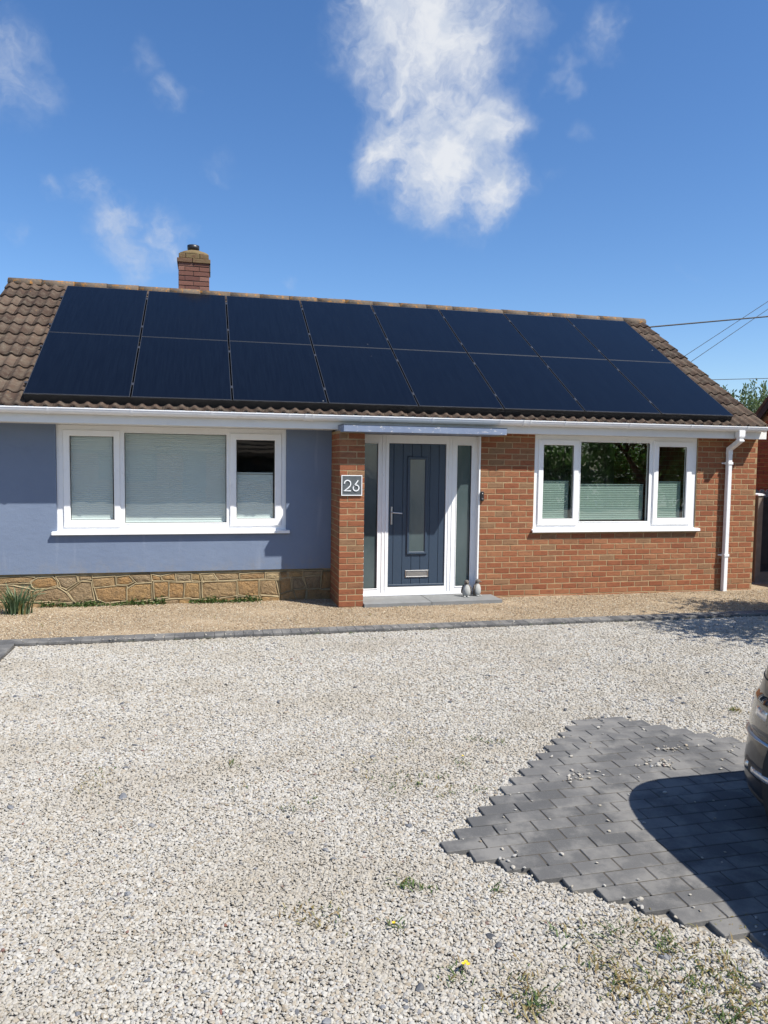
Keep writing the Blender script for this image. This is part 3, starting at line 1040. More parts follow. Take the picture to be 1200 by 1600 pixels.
WX0, WX1, WZ0 = 6.300, 8.808, 0.918
bw = part('brick_wall', MB().grid_wall([5.528, 9.80], [-0.2, 2.30], [(WX0, WX1, WZ0, 2.31)], RW + 0.0035, 0.50), M_MORTAR, house)
cand = []
for i in range(30):
    zc = 0.004 + CO * (i + 0.5) - 0.04
    if zc > 2.24:
        break
    off = 0.0 if i % 2 else -BL / 2
    x = 5.532 + off
    while x < 9.80:
        a, b = max(x, 5.530), min(x + BL - 0.0105, 9.803)
        x += BL
        segs = [(a, b)]
        if zc + .033 > WZ0:
            segs = [(a, min(b, WX0 - .004)), (max(a, WX1 + .004), b)]
        for (p, q) in segs:
            if q - p > 0.035:
                cand.append((p, q, zc))
pcand = []
pillar = part('pillar', MB().box(3.5745, 3.8765, PIL + 0.0035, 0.60, -0.2, 2.20), M_MORTAR, house)
for i in range(30):
    zc = 0.004 + CO * (i + 0.5) - 0.05
    if zc > 2.17:
        break
    if i % 2:
        pcand += [(3.572, 3.776, zc), (3.787, 3.880, zc)]
    else:
        pcand += [(3.572, 3.666, zc), (3.677, 3.880, zc)]
for a, b, z in pcand:
    put_brick(pillar, a, b, PIL, z)
cand.sort(key=lambda c: -(c[1] - c[0]) / (c[0] + 4.0))
NI = 300 - len(pcand) - 22
for a, b, z in cand[:NI]:
    put_brick(bw, a, b, RW, z)
rest = MB()
for a, b, z in cand[NI:]:
    loose_brick(rest, a, b, RW + random.uniform(-.0015, .0018), RW + .05, z)
stuff(part('brickwork', rest, M_BRICK, bw))
side = MB()
for i in range(30):                                     # flanks of the pillar
    zc = 0.004 + CO * (i + 0.5) - 0.05
    if zc > 2.17:
        break
    y = PIL + 0.056 if i % 2 else PIL + 0.056 - BL / 2 + 0.0
    while y < 0.60:
        a, b = max(y, PIL + 0.056), min(y + BL - .0105, 0.60)
        y += BL
        if b - a > .03:
            loose_brick(side, 3.571 + random.uniform(-.0015, .0015), 3.62, a, b, zc)
            if a < 0.27:
                loose_brick(side, 3.83, 3.8805 + random.uniform(-.0015, .0015), a, min(b, 0.28), zc)
stuff(part('brickwork', side, M_BRICK, pillar))

# gables, back wall, party ceiling -----------------------------------------------
ZR = 4.36
for xa, xb in ((-0.75, -0.45), (9.50, 9.802)):
    part('gable_wall', MB().prism([(0.502, -0.2), (6.30, -0.2), (6.30, 2.30), (3.31, ZR - 0.10), (0.502, 2.46)], 'x', xa, xb), M_BRICKWORK, house)
part('back_wall', MB().box(-0.45, 9.50, 6.0, 6.30, -0.2, 2.40), M_BRICKWORK, house)
part('ceiling', MB().box(-0.45, 9.50, 0.76, 6.0, 2.42, 2.46), M_ROOM, house)
part('interior_wall', MB().box(-0.45, 9.50, 3.6, 3.7, 0.0, 2.42), M_ROOM, house)
part('interior_floor', MB().box(-0.45, 9.50, 0.76, 3.6, 0.03, 0.06), M_ROOM, house)
part('door_recess', MB().box(3.885, 5.56, 0.37, 0.40, 0.0, 2.30), M_ROOM, house)

# fascia, soffit, gutter, downpipe -------------------------------------------------
part('fascia', MB().box(-0.92, 9.77, 0.0, 0.02, 2.218, 2.40, 0.003), M_FASCIA, house)
sof = MB().box(-0.92, 3.575, 0.021, LW + 0.05, 2.222, 2.236).box(3.575, 9.77, 0.021, RW + 0.1, 2.2215, 2.2355)
part('soffit', sof, M_FASCIA, house)
GY, GZ, GR = -0.062, 2.382, 0.057


def gutter_profile(r, t0=0.0):
    p = []
    for k in range(19):
        th = math.pi + math.pi * k / 18
        p.append((GY + r * math.cos(th), GZ + r * math.sin(th) * 1.15))
    return p


def gutter_run(x0, x1, r, t):
    outer = [(GY - r - 0.004, GZ + 0.004), (GY - r - 0.004, GZ - 0.008)] + gutter_profile(r) + [(GY + r, GZ + 0.004)]
    inner = [(GY + r - t, GZ + 0.004)] + list(reversed(gutter_profile(r - t))) + [(GY - r + t, GZ + 0.004)]
    m = MB()
    poly = outer + inner
    n = len(poly)
    vs = [(x0, *p) for p in poly] + [(x1, *p) for p in poly]
    fs = [(i, (i + 1) % n, (i + 1) % n + n, i + n) for i in range(n)]
    m.add(vs, fs, 0.5, False)
    no = len(outer)
    ends = []
    for e in (0, n):
        for i in range(min(no, n - no) - 1):
            ends.append((e + i, e + i + 1, e + n - 2 - i, e + n - 1 - i))
    m.f += ends
    m.r += [0.5] * len(ends)
    m.sm += [False] * len(ends)
    return m


gut = part('gutter', gutter_run(-0.93, 9.68, GR, 0.004), M_GUTTER, house)
for x in (-0.62, 0.268, 1.162, 2.058, 2.961, 3.852, 4.761, 5.668, 6.58, 7.524, 8.461, 9.36):
    part('gutter_clip', gutter_run(x - 0.011, x + 0.011, GR + 0.005, 0.004), M_GUTTER, gut)
for x in (3.203, 6.038):
    part('gutter_union', gutter_run(x - 0.055, x + 0.055, GR + 0.004, 0.004), M_GUTTER, gut)
    for dx in (-.045, .045):
        part('gutter_clip', gutter_run(x + dx - 0.009, x + dx + 0.009, GR + 0.009, 0.004), M_GUTTER, gut)
endcap = MB().prism(gutter_profile(GR + 0.004) + [(GY + GR, GZ + .006), (GY - GR, GZ + .006)], 'x', 9.676, 9.69)
part('gutter_end_cap', endcap, M_GUTTER, gut)


def square_pipe(pts, w):
    m = MB()
    pts = [Vector(p) for p in pts]
    vs, fs = [], []
    h = w / 2
    for k, p in enumerate(pts):
        if k == 0:
            t = pts[1] - pts[0]
        elif k == len(pts) - 1:
            t = pts[-1] - pts[-2]
        else:
            t = (pts[k + 1] - pts[k]).normalized() + (pts[k] - pts[k - 1]).normalized()
        t.normalize()
        b = Vector((1, 0, 0))
        a = t.cross(b).normalized()
        c = 0.006
        for sx, sy in ((-h, -h + c), (-h + c, -h), (h - c, -h), (h, -h + c), (h, h - c), (h - c, h), (-h + c, h), (-h, h - c)):
            vs.append(p + b * sx + a * sy)
    for k in range(len(pts) - 1):
        for s in range(8):
            fs.append((k * 8 + s, k * 8 + (s + 1) % 8, (k + 1) * 8 + (s + 1) % 8, (k + 1) * 8 + s))
    fs += [tuple(range(8)), tuple((len(pts) - 1) * 8 + s for s in range(8))]
    m.add(vs, fs)
    return m


DPX = 9.283
dp = part('downpipe', square_pipe([(DPX, 0.145, 2.06), (DPX, 0.145, -0.02)], 0.065), M_GUTTER, house)
part('outlet', MB().box(DPX - .05, DPX + .05, GY - .045, GY + .045, 2.245, 2.33, 0.004), M_GUTTER, dp)
part('swan_neck', square_pipe([(DPX, GY, 2.25), (DPX, GY, 2.185), (DPX, 0.145, 2.075), (DPX, 0.145, 2.0)], 0.071), M_GUTTER, dp)
part('collar', MB().box(DPX - .042, DPX + .042, GY - .042, GY + .042, 2.176, 2.20, 0.003).box(DPX - .043, DPX + .043, GY - .043, GY + .043, 2.232, 2.246, 0.003), M_GUTTER, dp)
for z in (1.871, 0.547):
    c = MB().box(DPX - .041, DPX + .041, 0.104, 0.188, z - .018, z + .018, 0.003).box(DPX - .085, DPX - .041, 0.176, 0.197, z - .010, z + .010, 0.002).box(DPX + .041, DPX + .060, 0.176, 0.197, z - .010, z + .010, 0.002)
    part('pipe_clip', c, M_GUTTER, dp)

# canopy over the door ------------------------------------------------------------
can = part('canopy', MB().box(3.577, 5.647, -0.377, RW - 0.003, 2.178, 2.262, 0.004), M_CANOPY, house)
part('canopy_flashing', MB().box(3.572, 5.652, -0.382, RW - 0.004, 2.2625, 2.268), M_PLATE, can)

# roof -------------------------------------------------------------------------------
X0R, X1R = -0.885, 9.81
NPAN = -0.137                      # pan level of the tiles, measured from the panel glass plane
deck = MB()
a0, a1 = roof_pt(0, -0.03, NPAN - .03), roof_pt(0, 3.80, NPAN - .03)
deck.prism([(a0.y, a0.z), (a1.y, a1.z), (2 * 3.31 - a0.y, a0.z), (2 * 3.31 - a0.y, a0.z - .08), (a1.y, a1.z - .1), (a0.y, a0.z - .05)], 'x', X0R + .03, X1R - .03)
roof = part('roof', deck, M_FELT, house)
TW, TL, TG = 0.300, 0.41, 0.327


def tile_mb(rnd, m=None, M=None):
    m = m or MB()
    prof = []
    for k in range(15):
        u = k / 14 * TW
        ph = ((u / 0.15) % 1.0)
        h = 0.033 * max(0.0, math.cos((ph - 0.5) * 2 * math.pi * 0.92)) ** 0.8 if abs(ph - .5) < .29 else 0.0
        prof.append((u - TW / 2 + (0.002 if k == 14 else 0), h))
    vs = []
    for (y, dz, th) in ((0.0, 0.024, 0.0), (TL, 0.0, 0.0), (0.0, 0.024, -0.017)):
        for (x, h) in prof:
            vs.append((x, y, h + dz + th + (0.004 if th == 0 and y == 0 else 0)))
    n = len(prof)
    fs = [(i, i + 1, n + i + 1, n + i) for i in range(n - 1)]
    fe = [(2 * n + i, 2 * n + i + 1, i + 1, i) for i in range(n - 1)]
    fe += [(0, n, 2 * n), (n - 1, 3 * n - 1, 2 * n - 1)]
    if M is not None:
        vs = [M @ Vector(p) for p in vs]
    o = len(m.v)
    m.v += [tuple(p) for p in vs]
    m.f += [tuple(i + o for i in f) for f in fs + fe]
    m.r += [rnd] * len(fs + fe)
    m.sm += [True] * len(fs) + [False] * len(fe)
    return m


TILES = [tile_mb(k / 7).mesh('roof_tile', M_TILE) for k in range(8)]
rest = MB()
ncol = 36
tw = (X1R - X0R) / ncol
hidden = MB()
for i in range(12):
    for j in range(ncol):
        s = -0.085 + i * TG
        x = X0R + tw * (j + 0.5)
        p = roof_pt(x, s, NPAN + random.uniform(-.003, .003))
        vis = j < 4 or j >= ncol - 3 or i < 2 or i == 11
        if vis:
            link('roof_tile', random.choice(TILES), roof, p, (SL + R(random.uniform(-.3, .3)), 0, R(random.uniform(-.4, .4))), (tw / TW, 1, 1))
        else:
            tile_mb(random.random(), hidden, Matrix.Translation(p) @ Matrix.Rotation(SL, 4, 'X') @ Matrix.Diagonal((tw / TW, 1, 1, 1)))
stuff(part('tiles_under_panels', hidden, M_TILE, roof, fix=False))
back = MB()
q0, q1 = Vector((0, 6.62, 2.40)), Vector((0, 3.31, 4.47))
back.add([(X0R, q0.y, q0.z), (X1R, q0.y, q0.z), (X1R, q1.y, q1.z), (X0R, q1.y, q1.z)], [(0, 1, 2, 3)])
part('back_slope', back, M_TILE, roof)
nr = 23
rl = (X1R - X0R) / nr
ridge_meshes = []
for k in range(5):
    m = MB()
    vs, fs = [], []
    for e, x in enumerate((-rl / 2 + .004, rl / 2 + .006)):
        for s in range(11):
            th = math.pi * (-.08 + 1.16 * s / 10)
            rr_ = 0.112 + (0.004 if e else 0)
            vs.append((x, -rr_ * math.cos(th), rr_ * math.sin(th) * 0.72))
        for s in range(11):
            th = math.pi * (-.08 + 1.16 * s / 10)
            rr_ = 0.102
            vs.append((x, -rr_ * math.cos(th), rr_ * math.sin(th) * 0.72))
    for s in range(10):
        fs.append((s, s + 1, 22 + s + 1, 22 + s))
    fe = []
    for e in (0, 22):
        for s in range(10):
            fe.append((e + s, e + s + 1, e + 11 + s + 1, e + 11 + s))
    m.add(vs, fs + fe, k / 4, False)
    m.sm[:10] = [True] * 10
    ridge_meshes.append(m.mesh('ridge_tile', M_RIDGE))
for k in range(nr):
    link('ridge_tile', random.choice(ridge_meshes), roof, (X0R + rl * (k + .5), 3.31, 4.438 + random.uniform(-.004, .004)), (R(random.uniform(-2, 2)), R(random.uniform(-.5, .5)), R(random.uniform(-.6, .6))))
part('ridge_mortar', MB().box(9.40, 9.806, 3.215, 3.40, 4.37, 4.447, 0.01).box(X0R + .002, X0R + .3, 3.22, 3.40, 4.37, 4.446, 0.01), M_CREAM, roof)
for x in (X0R + .012, X1R - .012):
    a, b = roof_pt(x, -.05, NPAN - .045), roof_pt(x, 3.80, NPAN - .045)
    m = MB().prism([(a.y, a.z), (b.y, b.z), (b.y, b.z + .05), (a.y, a.z + .05)], 'x', x - .02, x + .02)
    part('verge_mortar', m, M_MORTAR, roof)

# chimney ------------------------------------------------------------------------------
CXa, CXb, CYa, CYb = 1.570, 2.052, 3.45, 3.93
chim = part('chimney', MB().box(CXa + .006, CXb - .006, CYa + .006, CYb - .006, 4.1, 4.96), M_FELT, house)
CB = brick_meshes(M_CHIM, 0.06, 8)
crest = MB()
for i in range(11):
    zc = 4.19 + CO * i
    xs = [CXa, CXa + .10, CXa + .10 + BL, CXb] if i % 2 else [CXa, CXa + .235, CXb]
    vis = zc > 4.50
    for a, b in zip(xs[:-1], xs[1:]):
        if vis:
            put_brick(chim, a + .003, b - .003, CYa, zc, 0, CB)
        else:
            loose_brick(crest, a + .003, b - .003, CYa, CYa + .05, zc)
    ys = [CYa + .052, CYa + .27, CYb] if i % 2 else [CYa + .052, CYa + .16, CYa + .38, CYb]
    for a, b in zip(ys[:-1], ys[1:]):
        loose_brick(crest, CXa, CXa + .05, a + .003, b - .003, zc)
        loose_brick(crest, CXb - .05, CXb, a + .003, b - .003, zc)
stuff(part('brickwork', crest, M_CHIM, chim))
M_LICH = mat_brick('brick_lichen', [(0.0, (0.13, 0.088, 0.048)), (0.5, (0.165, 0.125, 0.062)), (1.0, (0.13, 0.08, 0.05))], 0.8)
for (x0, x1, y0, y1, z) in ((CXa - .022, CXb + .022, CYa - .022, CYb + .022, 5.0065), (CXa + .004, CXb - .004, CYa + .004, CYb - .004, 5.083)):
    n = 3
    st = [x0, x0 + (x1 - x0) * .46, x1] if z < 5.05 else [x0, x0 + .11, x0 + .11 + (x1 - x0 - .11) * .6, x1]
    for a, b in zip(st[:-1], st[1:]):
        m = MB().box(a + .003, b - .003, y0, y1, z - .034, z + .034, .006, rnd=random.random())
        part('oversail_brick', m, M_LICH, chim)
fl = MB()
fl.lathe([(0.31, 0.0), (0.30, 0.02), (0.24, 0.055), (0.17, 0.085), (0.11, 0.10)], 16, ((CXa + CXb) / 2, (CYa + CYb) / 2, 5.112), 0.98, 0.98)
fl.v = [(min(max(p[0], CXa + .008), CXb - .008), min(max(p[1], CYa + .008), CYb - .008), p[2] + random.uniform(-.004, .004)) for p in fl.v]
part('flaunching', fl, M_LICH, chim)
pot = MB().lathe([(0.088, 0.0), (0.088, 0.06), (0.096, 0.065), (0.096, 0.125), (0.075, 0.128), (0.07, 0.05)], 20, ((CXa + CXb) / 2 - .01, (CYa + CYb) / 2, 5.18))
part('chimney_pot', pot, M_BLACK, chim)
fls = MB().box(CXb + .002, CXb + .02, CYa + .05, CYb - .05, 4.86, 4.975, .003)
part('lead_flashing', fls, M_PLATE, chim)

# windows ------------------------------------------------------------------------------
def window(lights, frame, sill, yface, frame_in, sash_in, blinds, label, bmat=M_BLIND):
    """lights: list of (kind, glass rect, sash outer rect)"""
    yf = yface + frame_in
    holes = []
    for kind, g, o in lights:
        if kind == 'sash':
            holes.append((g[0] - .02, g[1] + .02, g[2] - .02, g[3] + .02))
        else:
            holes.append(g)
    w = part('window', MB().grid_wall([frame[0], frame[1]], [frame[2], frame[3]], holes, yf, yf + .065), M_UPVC, house, label)
    for (kind, g, o), bz in zip(lights, blinds):
        if kind == 'sash':
            ys = yface + sash_in
            part('sash', MB().ring(o, g, ys, ys + .05, .008), M_UPVC, w)
            part('gasket', MB().ring((g[0] - .001, g[1] + .001, g[2] - .001, g[3] + .001), (g[0] + .005, g[1] - .005, g[2] + .005, g[3] - .005), ys + .020, ys + .03, .001), M_RUBBER, w)
            yg = ys + .026
        else:
            yg = yf + .022
            part('glazing_bead', MB().ring((g[0] - .012, g[1] + .012, g[2] - .012, g[3] + .012), g, yf - .006, yf + .03, .005), M_UPVC, w)
            part('gasket', MB().ring((g[0] - .001, g[1] + .001, g[2] - .001, g[3] + .001), (g[0] + .005, g[1] - .005, g[2] + .005, g[3] - .005), yf + .014, yf + .022, .001), M_RUBBER, w)
        pm = MB()
        pm.add([(g[0] - .003, yg, g[2] - .003), (g[1] + .003, yg, g[2] - .003), (g[1] + .003, yg, g[3] + .003), (g[0] - .003, yg, g[3] + .003)], [(0, 1, 2, 3)])
        part('pane', pm, M_GLASS, w)
        # pleated blind hung behind the glass
        yb = yg + bz[2]
        top = bz[1]
        z, k = bz[0], 0
        b = MB()
        prof = []
        pitch = .0125
        while z < top:
            prof.append((yb + (.0045 if k % 2 else 0.0), z))
            z += pitch
            k += 1
        xa, xb = g[0] + .002, g[1] + .002 - bz[3]
        vs = [(xa, *p) for p in prof] + [(xb, *p) for p in prof]
        n = len(prof)
        b.add(vs, [(i, i + 1, n + i + 1, n + i) for i in range(n - 1)])
        part('blind', b, bmat, w, fix=False)
        part('blind_rail', MB().box(xa, xb, yb - .006, yb + .012, top - .002, top + .014, .002).box(xa, xb, yb - .006, yb + .012, bz[0] - .014, bz[0] + .001, .002), bmat, w)
    s = MB().box(sill[0], sill[1], yface - .052, yf + .01, sill[2], sill[2] + .016, .003)
    s.box(sill[0], sill[1], yface - .052, yface - .036, sill[2] - .018, sill[2] - .001, .003)
    s.prism([(yface - .05, sill[2] + .015), (yf + .02, sill[2] + .015), (yf + .02, sill[2] + .032), (yf - .004, sill[2] + .028)], 'x', sill[0] + .004, sill[1] - .004)
    part('sill', s, M_UPVC, w)
    for kind, g, o in lights:
        if kind == 'sash':
            part('vent_cap', MB().box((o[0] + o[1]) / 2 - .04, (o[0] + o[1]) / 2 + .04, yf - .006, yf + .01, o[2] - .032, o[2] - .022, .002), M_UPVC, w)
    return w


window([('sash', (0.402, 0.900, 1.075, 2.088), (0.325, 0.973, 0.990, 2.162)),
        ('fixed', (1.025, 2.240, 1.035, 2.137), None),
        ('sash', (2.364, 2.844, 1.082, 2.079), (2.281, 2.931, 0.992, 2.162))],
       (0.252, 2.988, 0.935, 2.219), (0.197, 3.033, 0.918), LW, 0.036, 0.017,
       [(1.090, 2.092, .032, .02), (1.050, 2.138, .032, .01), (1.095, 1.655, .032, .02)], 'white three light window in the blue grey rendered wall')
window([('sash', (6.435, 6.880, 1.081, 2.085), (6.358, 6.957, 0.994, 2.160)),
        ('fixed', (6.993, 8.048, 1.041, 2.135), None),
        ('sash', (8.193, 8.637, 1.084, 2.091), (8.112, 8.728, 0.992, 2.166))],
       (6.305, 8.803, 0.932, 2.220), (6.272, 8.862, 0.918), RW, 0.022, 0.002,
       [(1.095, 1.585, .06, .03), (1.075, 1.545, .06, .03), (1.098, 1.590, .06, .03)], 'white three light window in the red brick wall', M_BLIND2)

# front door -----------------------------------------------------------------------------
DY = 0.285
door = part('front_door', MB().grid_wall([3.884, 5.527], [0.085, 2.176], [(3.975, 4.150, 0.175, 2.062), (4.300, 5.078, 0.187, 2.070), (5.232, 5.428, 0.178, 2.058)], DY, DY + .07), M_UPVC, house, 'slate blue boarded front door in a white frame with two side lights')
for x in (4.215, 4.262, 5.118, 5.165):
    part('frame_bead', MB().box(x - .006, x + .006, DY - .007, DY + .002, 0.10, 2.166, .002), M_UPVC, door)
part('threshold', MB().box(3.90, 5.52, DY - .014, DY + .02, 0.072, 0.100, .004), M_UPVC, door)
for g in ((3.975, 4.150, 0.175, 2.062), (5.232, 5.428, 0.178, 2.058)):
    part('glazing_bead', MB().ring((g[0] - .014, g[1] + .014, g[2] - .014, g[3] + .014), g, DY - .006, DY + .03, .005), M_UPVC, door)
    part('side_light', MB().box(g[0] - .003, g[1] + .003, DY + .024, DY + .032, g[2] - .003, g[3] + .003), M_OBSC, door)
LY = DY + 0.017
edges = [4.305, 4.368, 4.493, 4.616, 4.739, 4.862, 4.985, 5.073]
for a, b in zip(edges[:-1], edges[1:]):
    part('board', MB().box(a + .0012, b - .0012, LY, LY + .045, 0.196, 2.064, .004), M_DOOR, door)
part('door_slab', MB().box(4.302, 5.076, LY + .008, LY + .05, 0.19, 2.068), M_DOOR, door)
part('glazing_frame', MB().ring((4.548, 4.830, 0.612, 1.902), (4.588, 4.790, 0.652, 1.862), LY - .020, LY + .012, .010), M_DOOR, door)
part('door_pane', MB().box(4.585, 4.793, LY - .006, LY + .004, 0.649, 1.865), M_OBSC, door)
part('weather_bar', MB().box(4.306, 5.072, LY - .018, LY + .001, 0.196, 0.222, .005), M_DOOR, door)
lb = part('letterbox', MB().ring((4.540, 4.858, 0.308, 0.404), (4.556, 4.842, 0.324, 0.388), LY - .012, LY + .001, .004), M_CHROME, door)
part('letterbox_flap', MB().box(4.558, 4.840, LY - .007, LY + .001, 0.326, 0.386, .004), M_CHROME, door)
part('handle_plate', MB().box(4.332, 4.358, LY - .010, LY, 1.010, 1.245, .004), M_CHROME, door)
h = MB().tube([(4.345, LY - .008, 1.170), (4.345, LY - .050, 1.170), (4.360, LY - .056, 1.169), (4.475, LY - .056, 1.160)], [.009, .009, .0095, .008], 8)
part('handle', h, M_CHROME, door)
part('lock_cylinder', MB().lathe([(.009, 0), (.009, .012)], 12), M_CHROME, door).matrix_local = Matrix.Translation((4.345, LY - .012, 1.055)) @ Matrix.Rotation(R(-90), 4, 'X')

part('reveal_trim', MB().box(5.508, 5.5275, RW + .002, DY + .001, 0.075, 2.176, .001), M_UPVC, door)

step = part('doorstep', MB().box(3.90, 5.69, -0.18, 0.19, -0.05, 0.022), M_MORTAR, house)
part('slab', MB().box(3.886, 4.757, -0.205, 0.282, 0.018, 0.070, .004), M_SLAB, step)
L2 = [(4.764, -0.205), (5.712, -0.205), (5.712, 0.196), (5.520, 0.196), (5.520, 0.282), (4.764, 0.282)]
part('slab', MB().prism(L2, 'z', 0.018, 0.0695), M_SLAB, step)

# ================================================================== solar panels
PW, PL_, GAP = 1.134, 1.7265, 0.020
ORD = ['first', 'second', 'third', 'fourth', 'fifth', 'sixth', 'seventh', 'eighth']
gl = MB().box(-PW / 2 + .007, PW / 2 - .007, .007, PL_ - .007, -.030, -.0015)
glass_mesh = gl.mesh('panel_glass', M_PANEL)
fr = MB()
o, i_ = (-PW / 2, PW / 2, 0.0, PL_), (-PW / 2 + .007, PW / 2 - .007, .007, PL_ - .007)
tmp = MB().ring(o, i_, 0.0, 0.012, .0015)
fr.add([(p[0], p[2], -p[1]) for p in tmp.v], tmp.f, 0.5)
frame_mesh = fr.mesh('panel_frame', M_PFRAME)
clamp_mesh = MB().box(-.012, .012, -.03, .03, -.03, .004, .002).mesh('clamp', M_CLAMP)
TOPS = {0: 'lower', 1: 'upper'}
for row in (0, 1):
    for c in range(8):
        x = PW / 2 + c * (PW + GAP)
        p = roof_pt(x, row * 1.7345, 0.0)
        e = thing('solar_panel', f'black solar panel on the roof, {ORD[c]} from the left in the {TOPS[row]} row', 'solar panel', p, 0, 'solar panels on the roof')
        e.rotation_euler = (SL, 0, 0)
        link('panel_glass', glass_mesh, e)
        link('panel_frame', frame_mesh, e)
        for q in (0.20, 0.79):
            if c < 7:
                link('clamp', clamp_mesh, e, (PW / 2 + GAP / 2, PL_ * q + random.uniform(-.03, .03), 0))
for k, s in enumerate((0.35, 1.37, 2.08, 3.10)):
    m = MB().box(-.05, 8 * (PW + GAP) + .04, -.02, .02, -.075, -.037, .002)
    r = single('mounting_rail', m, M_CLAMP, f'slim metal rail under the solar panels, {ORD[k]} up from the gutter', 'rail', 'solar mounting rails')
    r.location = roof_pt(0, s, 0)
    r.rotation_euler = (SL, 0, 0)
sk = MB()  # trim strip on the left; behind the mesh solid black replaces under-panel shade
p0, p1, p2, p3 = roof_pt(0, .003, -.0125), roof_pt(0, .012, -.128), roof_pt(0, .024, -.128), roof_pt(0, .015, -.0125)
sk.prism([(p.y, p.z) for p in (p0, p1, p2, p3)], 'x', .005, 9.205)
single('panel_skirt_shade', sk, M_FELT, 'black skirt below the lowest solar panels, standing in for under-panel shade behind the mesh', 'trim')
net = MB()                                   # black wire mesh closing the gap under the lowest panels
xa, xb = 4.25, 9.235
for k in range(int((xb - xa) / .0125)):
    x = xa + k * .0125
    net.tube([roof_pt(x, -.003, -.030), roof_pt(x + random.uniform(-.002, .002), -.008 + random.uniform(-.006, .006), -.122)], .0006, 3, cap=False, smooth=False)
for n in (-.045, -.058, -.071, -.084, -.097, -.110):
    net.tube([roof_pt(xa + (xb - xa) * t / 40, -.005 + random.uniform(-.003, .003), n) for t in range(41)], .0006, 3, cap=False, smooth=False)
single('bird_mesh', net, M_PFRAME, 'fine dark wire mesh closing the gap below the right hand solar panels', 'wire mesh')

# ================================================================== small things on the walls
plq = thing('house_number_sign', 'square slate house number sign 26 on the brick pillar', 'sign', (3.719, PIL - .004, 1.533))
part('plate', MB().box(-.126, .126, -.012, .002, -.122, .122, .002), M_PLATE, plq)
part('border', MB().ring((-.129, .129, -.125, .125), (-.119, .119, -.115, .115), -.0155, -.006, .001), M_SILVER, plq)


def stroke(pts, w, y0, y1):
    m = MB()
    pts = [Vector((p[0], p[1])) for p in pts]
    vs, fs = [], []
    for k, p in enumerate(pts):
        a = (p - pts[k - 1]).normalized() if k else None
        b = (pts[k + 1] - p).normalized() if k < len(pts) - 1 else None
        t = (a or b) if (a is None or b is None) else (a + b).normalized()
        n = Vector((-t.y, t.x))
        s = 1.0
        if a is not None and b is not None:
            s = min(2.0, 1.0 / max(.35, n.dot(Vector((-a.y, a.x)))))
        for q in (p + n * w / 2 * s, p - n * w / 2 * s):
            vs += [(q.x, y0, q.y), (q.x, y1, q.y)]
    for k in range(len(pts) - 1):
        b0, b1 = k * 4, k * 4 + 4
        fs += [(b0, b1, b1 + 2, b0 + 2), (b0 + 1, b0 + 3, b1 + 3, b1 + 1), (b0, b0 + 1, b1 + 1, b1), (b0 + 2, b1 + 2, b1 + 3, b0 + 3)]
    e = (len(pts) - 1) * 4
    fs += [(0, 2, 3, 1), (e, e + 1, e + 3, e + 2)]
    m.add(vs, fs)
    return m


H = 0.128
two = [(-.040 + .0385 - .0385 * math.cos(t), .026 + .0385 * math.sin(t)) for t in [R(a) for a in range(-5, 181, 12)]]
two += [(.036, .010), (.028, -.006), (.010, -.026), (-.040, -.064 + .001), (.041, -.063)]
part('digit', stroke(two, .0125, -.020, -.011), M_SILVER, plq, 'white figure two').location = (-.052, 0, -.002)
six = [(.026, .066), (.012, .044), (-.006, .020), (-.026, -.008)]
six += [(.0 + .036 * math.cos(t), -.028 + .036 * math.sin(t)) for t in [R(a) for a in range(150, 150 + 361, 15)]]
part('digit', stroke(six, .0125, -.020, -.011), M_SILVER, plq, 'white figure six').location = (.052, 0, -.002)

bell = thing('doorbell', 'small black doorbell on the brick wall right of the front door', 'doorbell', (5.552, RW, 1.387))
part('doorbell_case', MB().box(-.022, .022, -.028, .002, -.065, .065, .006), M_BLACK, bell)
part('doorbell_button', MB().lathe([(.013, 0), (.013, .004), (.010, .006)], 16), M_PLATE, bell).matrix_local = Matrix.Translation((0, -.028, -.034)) @ Matrix.Rotation(R(90), 4, 'X')
part('doorbell_lens', MB().lathe([(.009, 0), (.009, .003)], 14), M_CHROME, bell).matrix_local = Matrix.Translation((0, -.028, .036)) @ Matrix.Rotation(R(90), 4, 'X')


def mat_penguin():
    m, nt, b = newmat('penguin_stone')
    o = coords(nt, 'Object')
    s = nd(nt, 'ShaderNodeSeparateXYZ', {0: o})
    belly = mth(nt, 'MULTIPLY', smooth(nt, s.outputs[1], -.012, -.03), smooth(nt, s.outputs[2], .168, .150))
    n = noise(nt, o, 60, 5, 0.7)
    dark = ramp(nt, n, [(0.3, (0.085, 0.075, 0.065)), (0.7, (0.16, 0.14, 0.12))])
    light = ramp(nt, n, [(0.3, (0.30, 0.31, 0.29)), (0.7, (0.42, 0.42, 0.40))])
    setin(nt, b, col=mixc(nt, belly, dark, light), rough=0.8, normal=bump(nt, noise(nt, o, 180, 4), .4, .003))
    return m


M_PENG = mat_penguin()


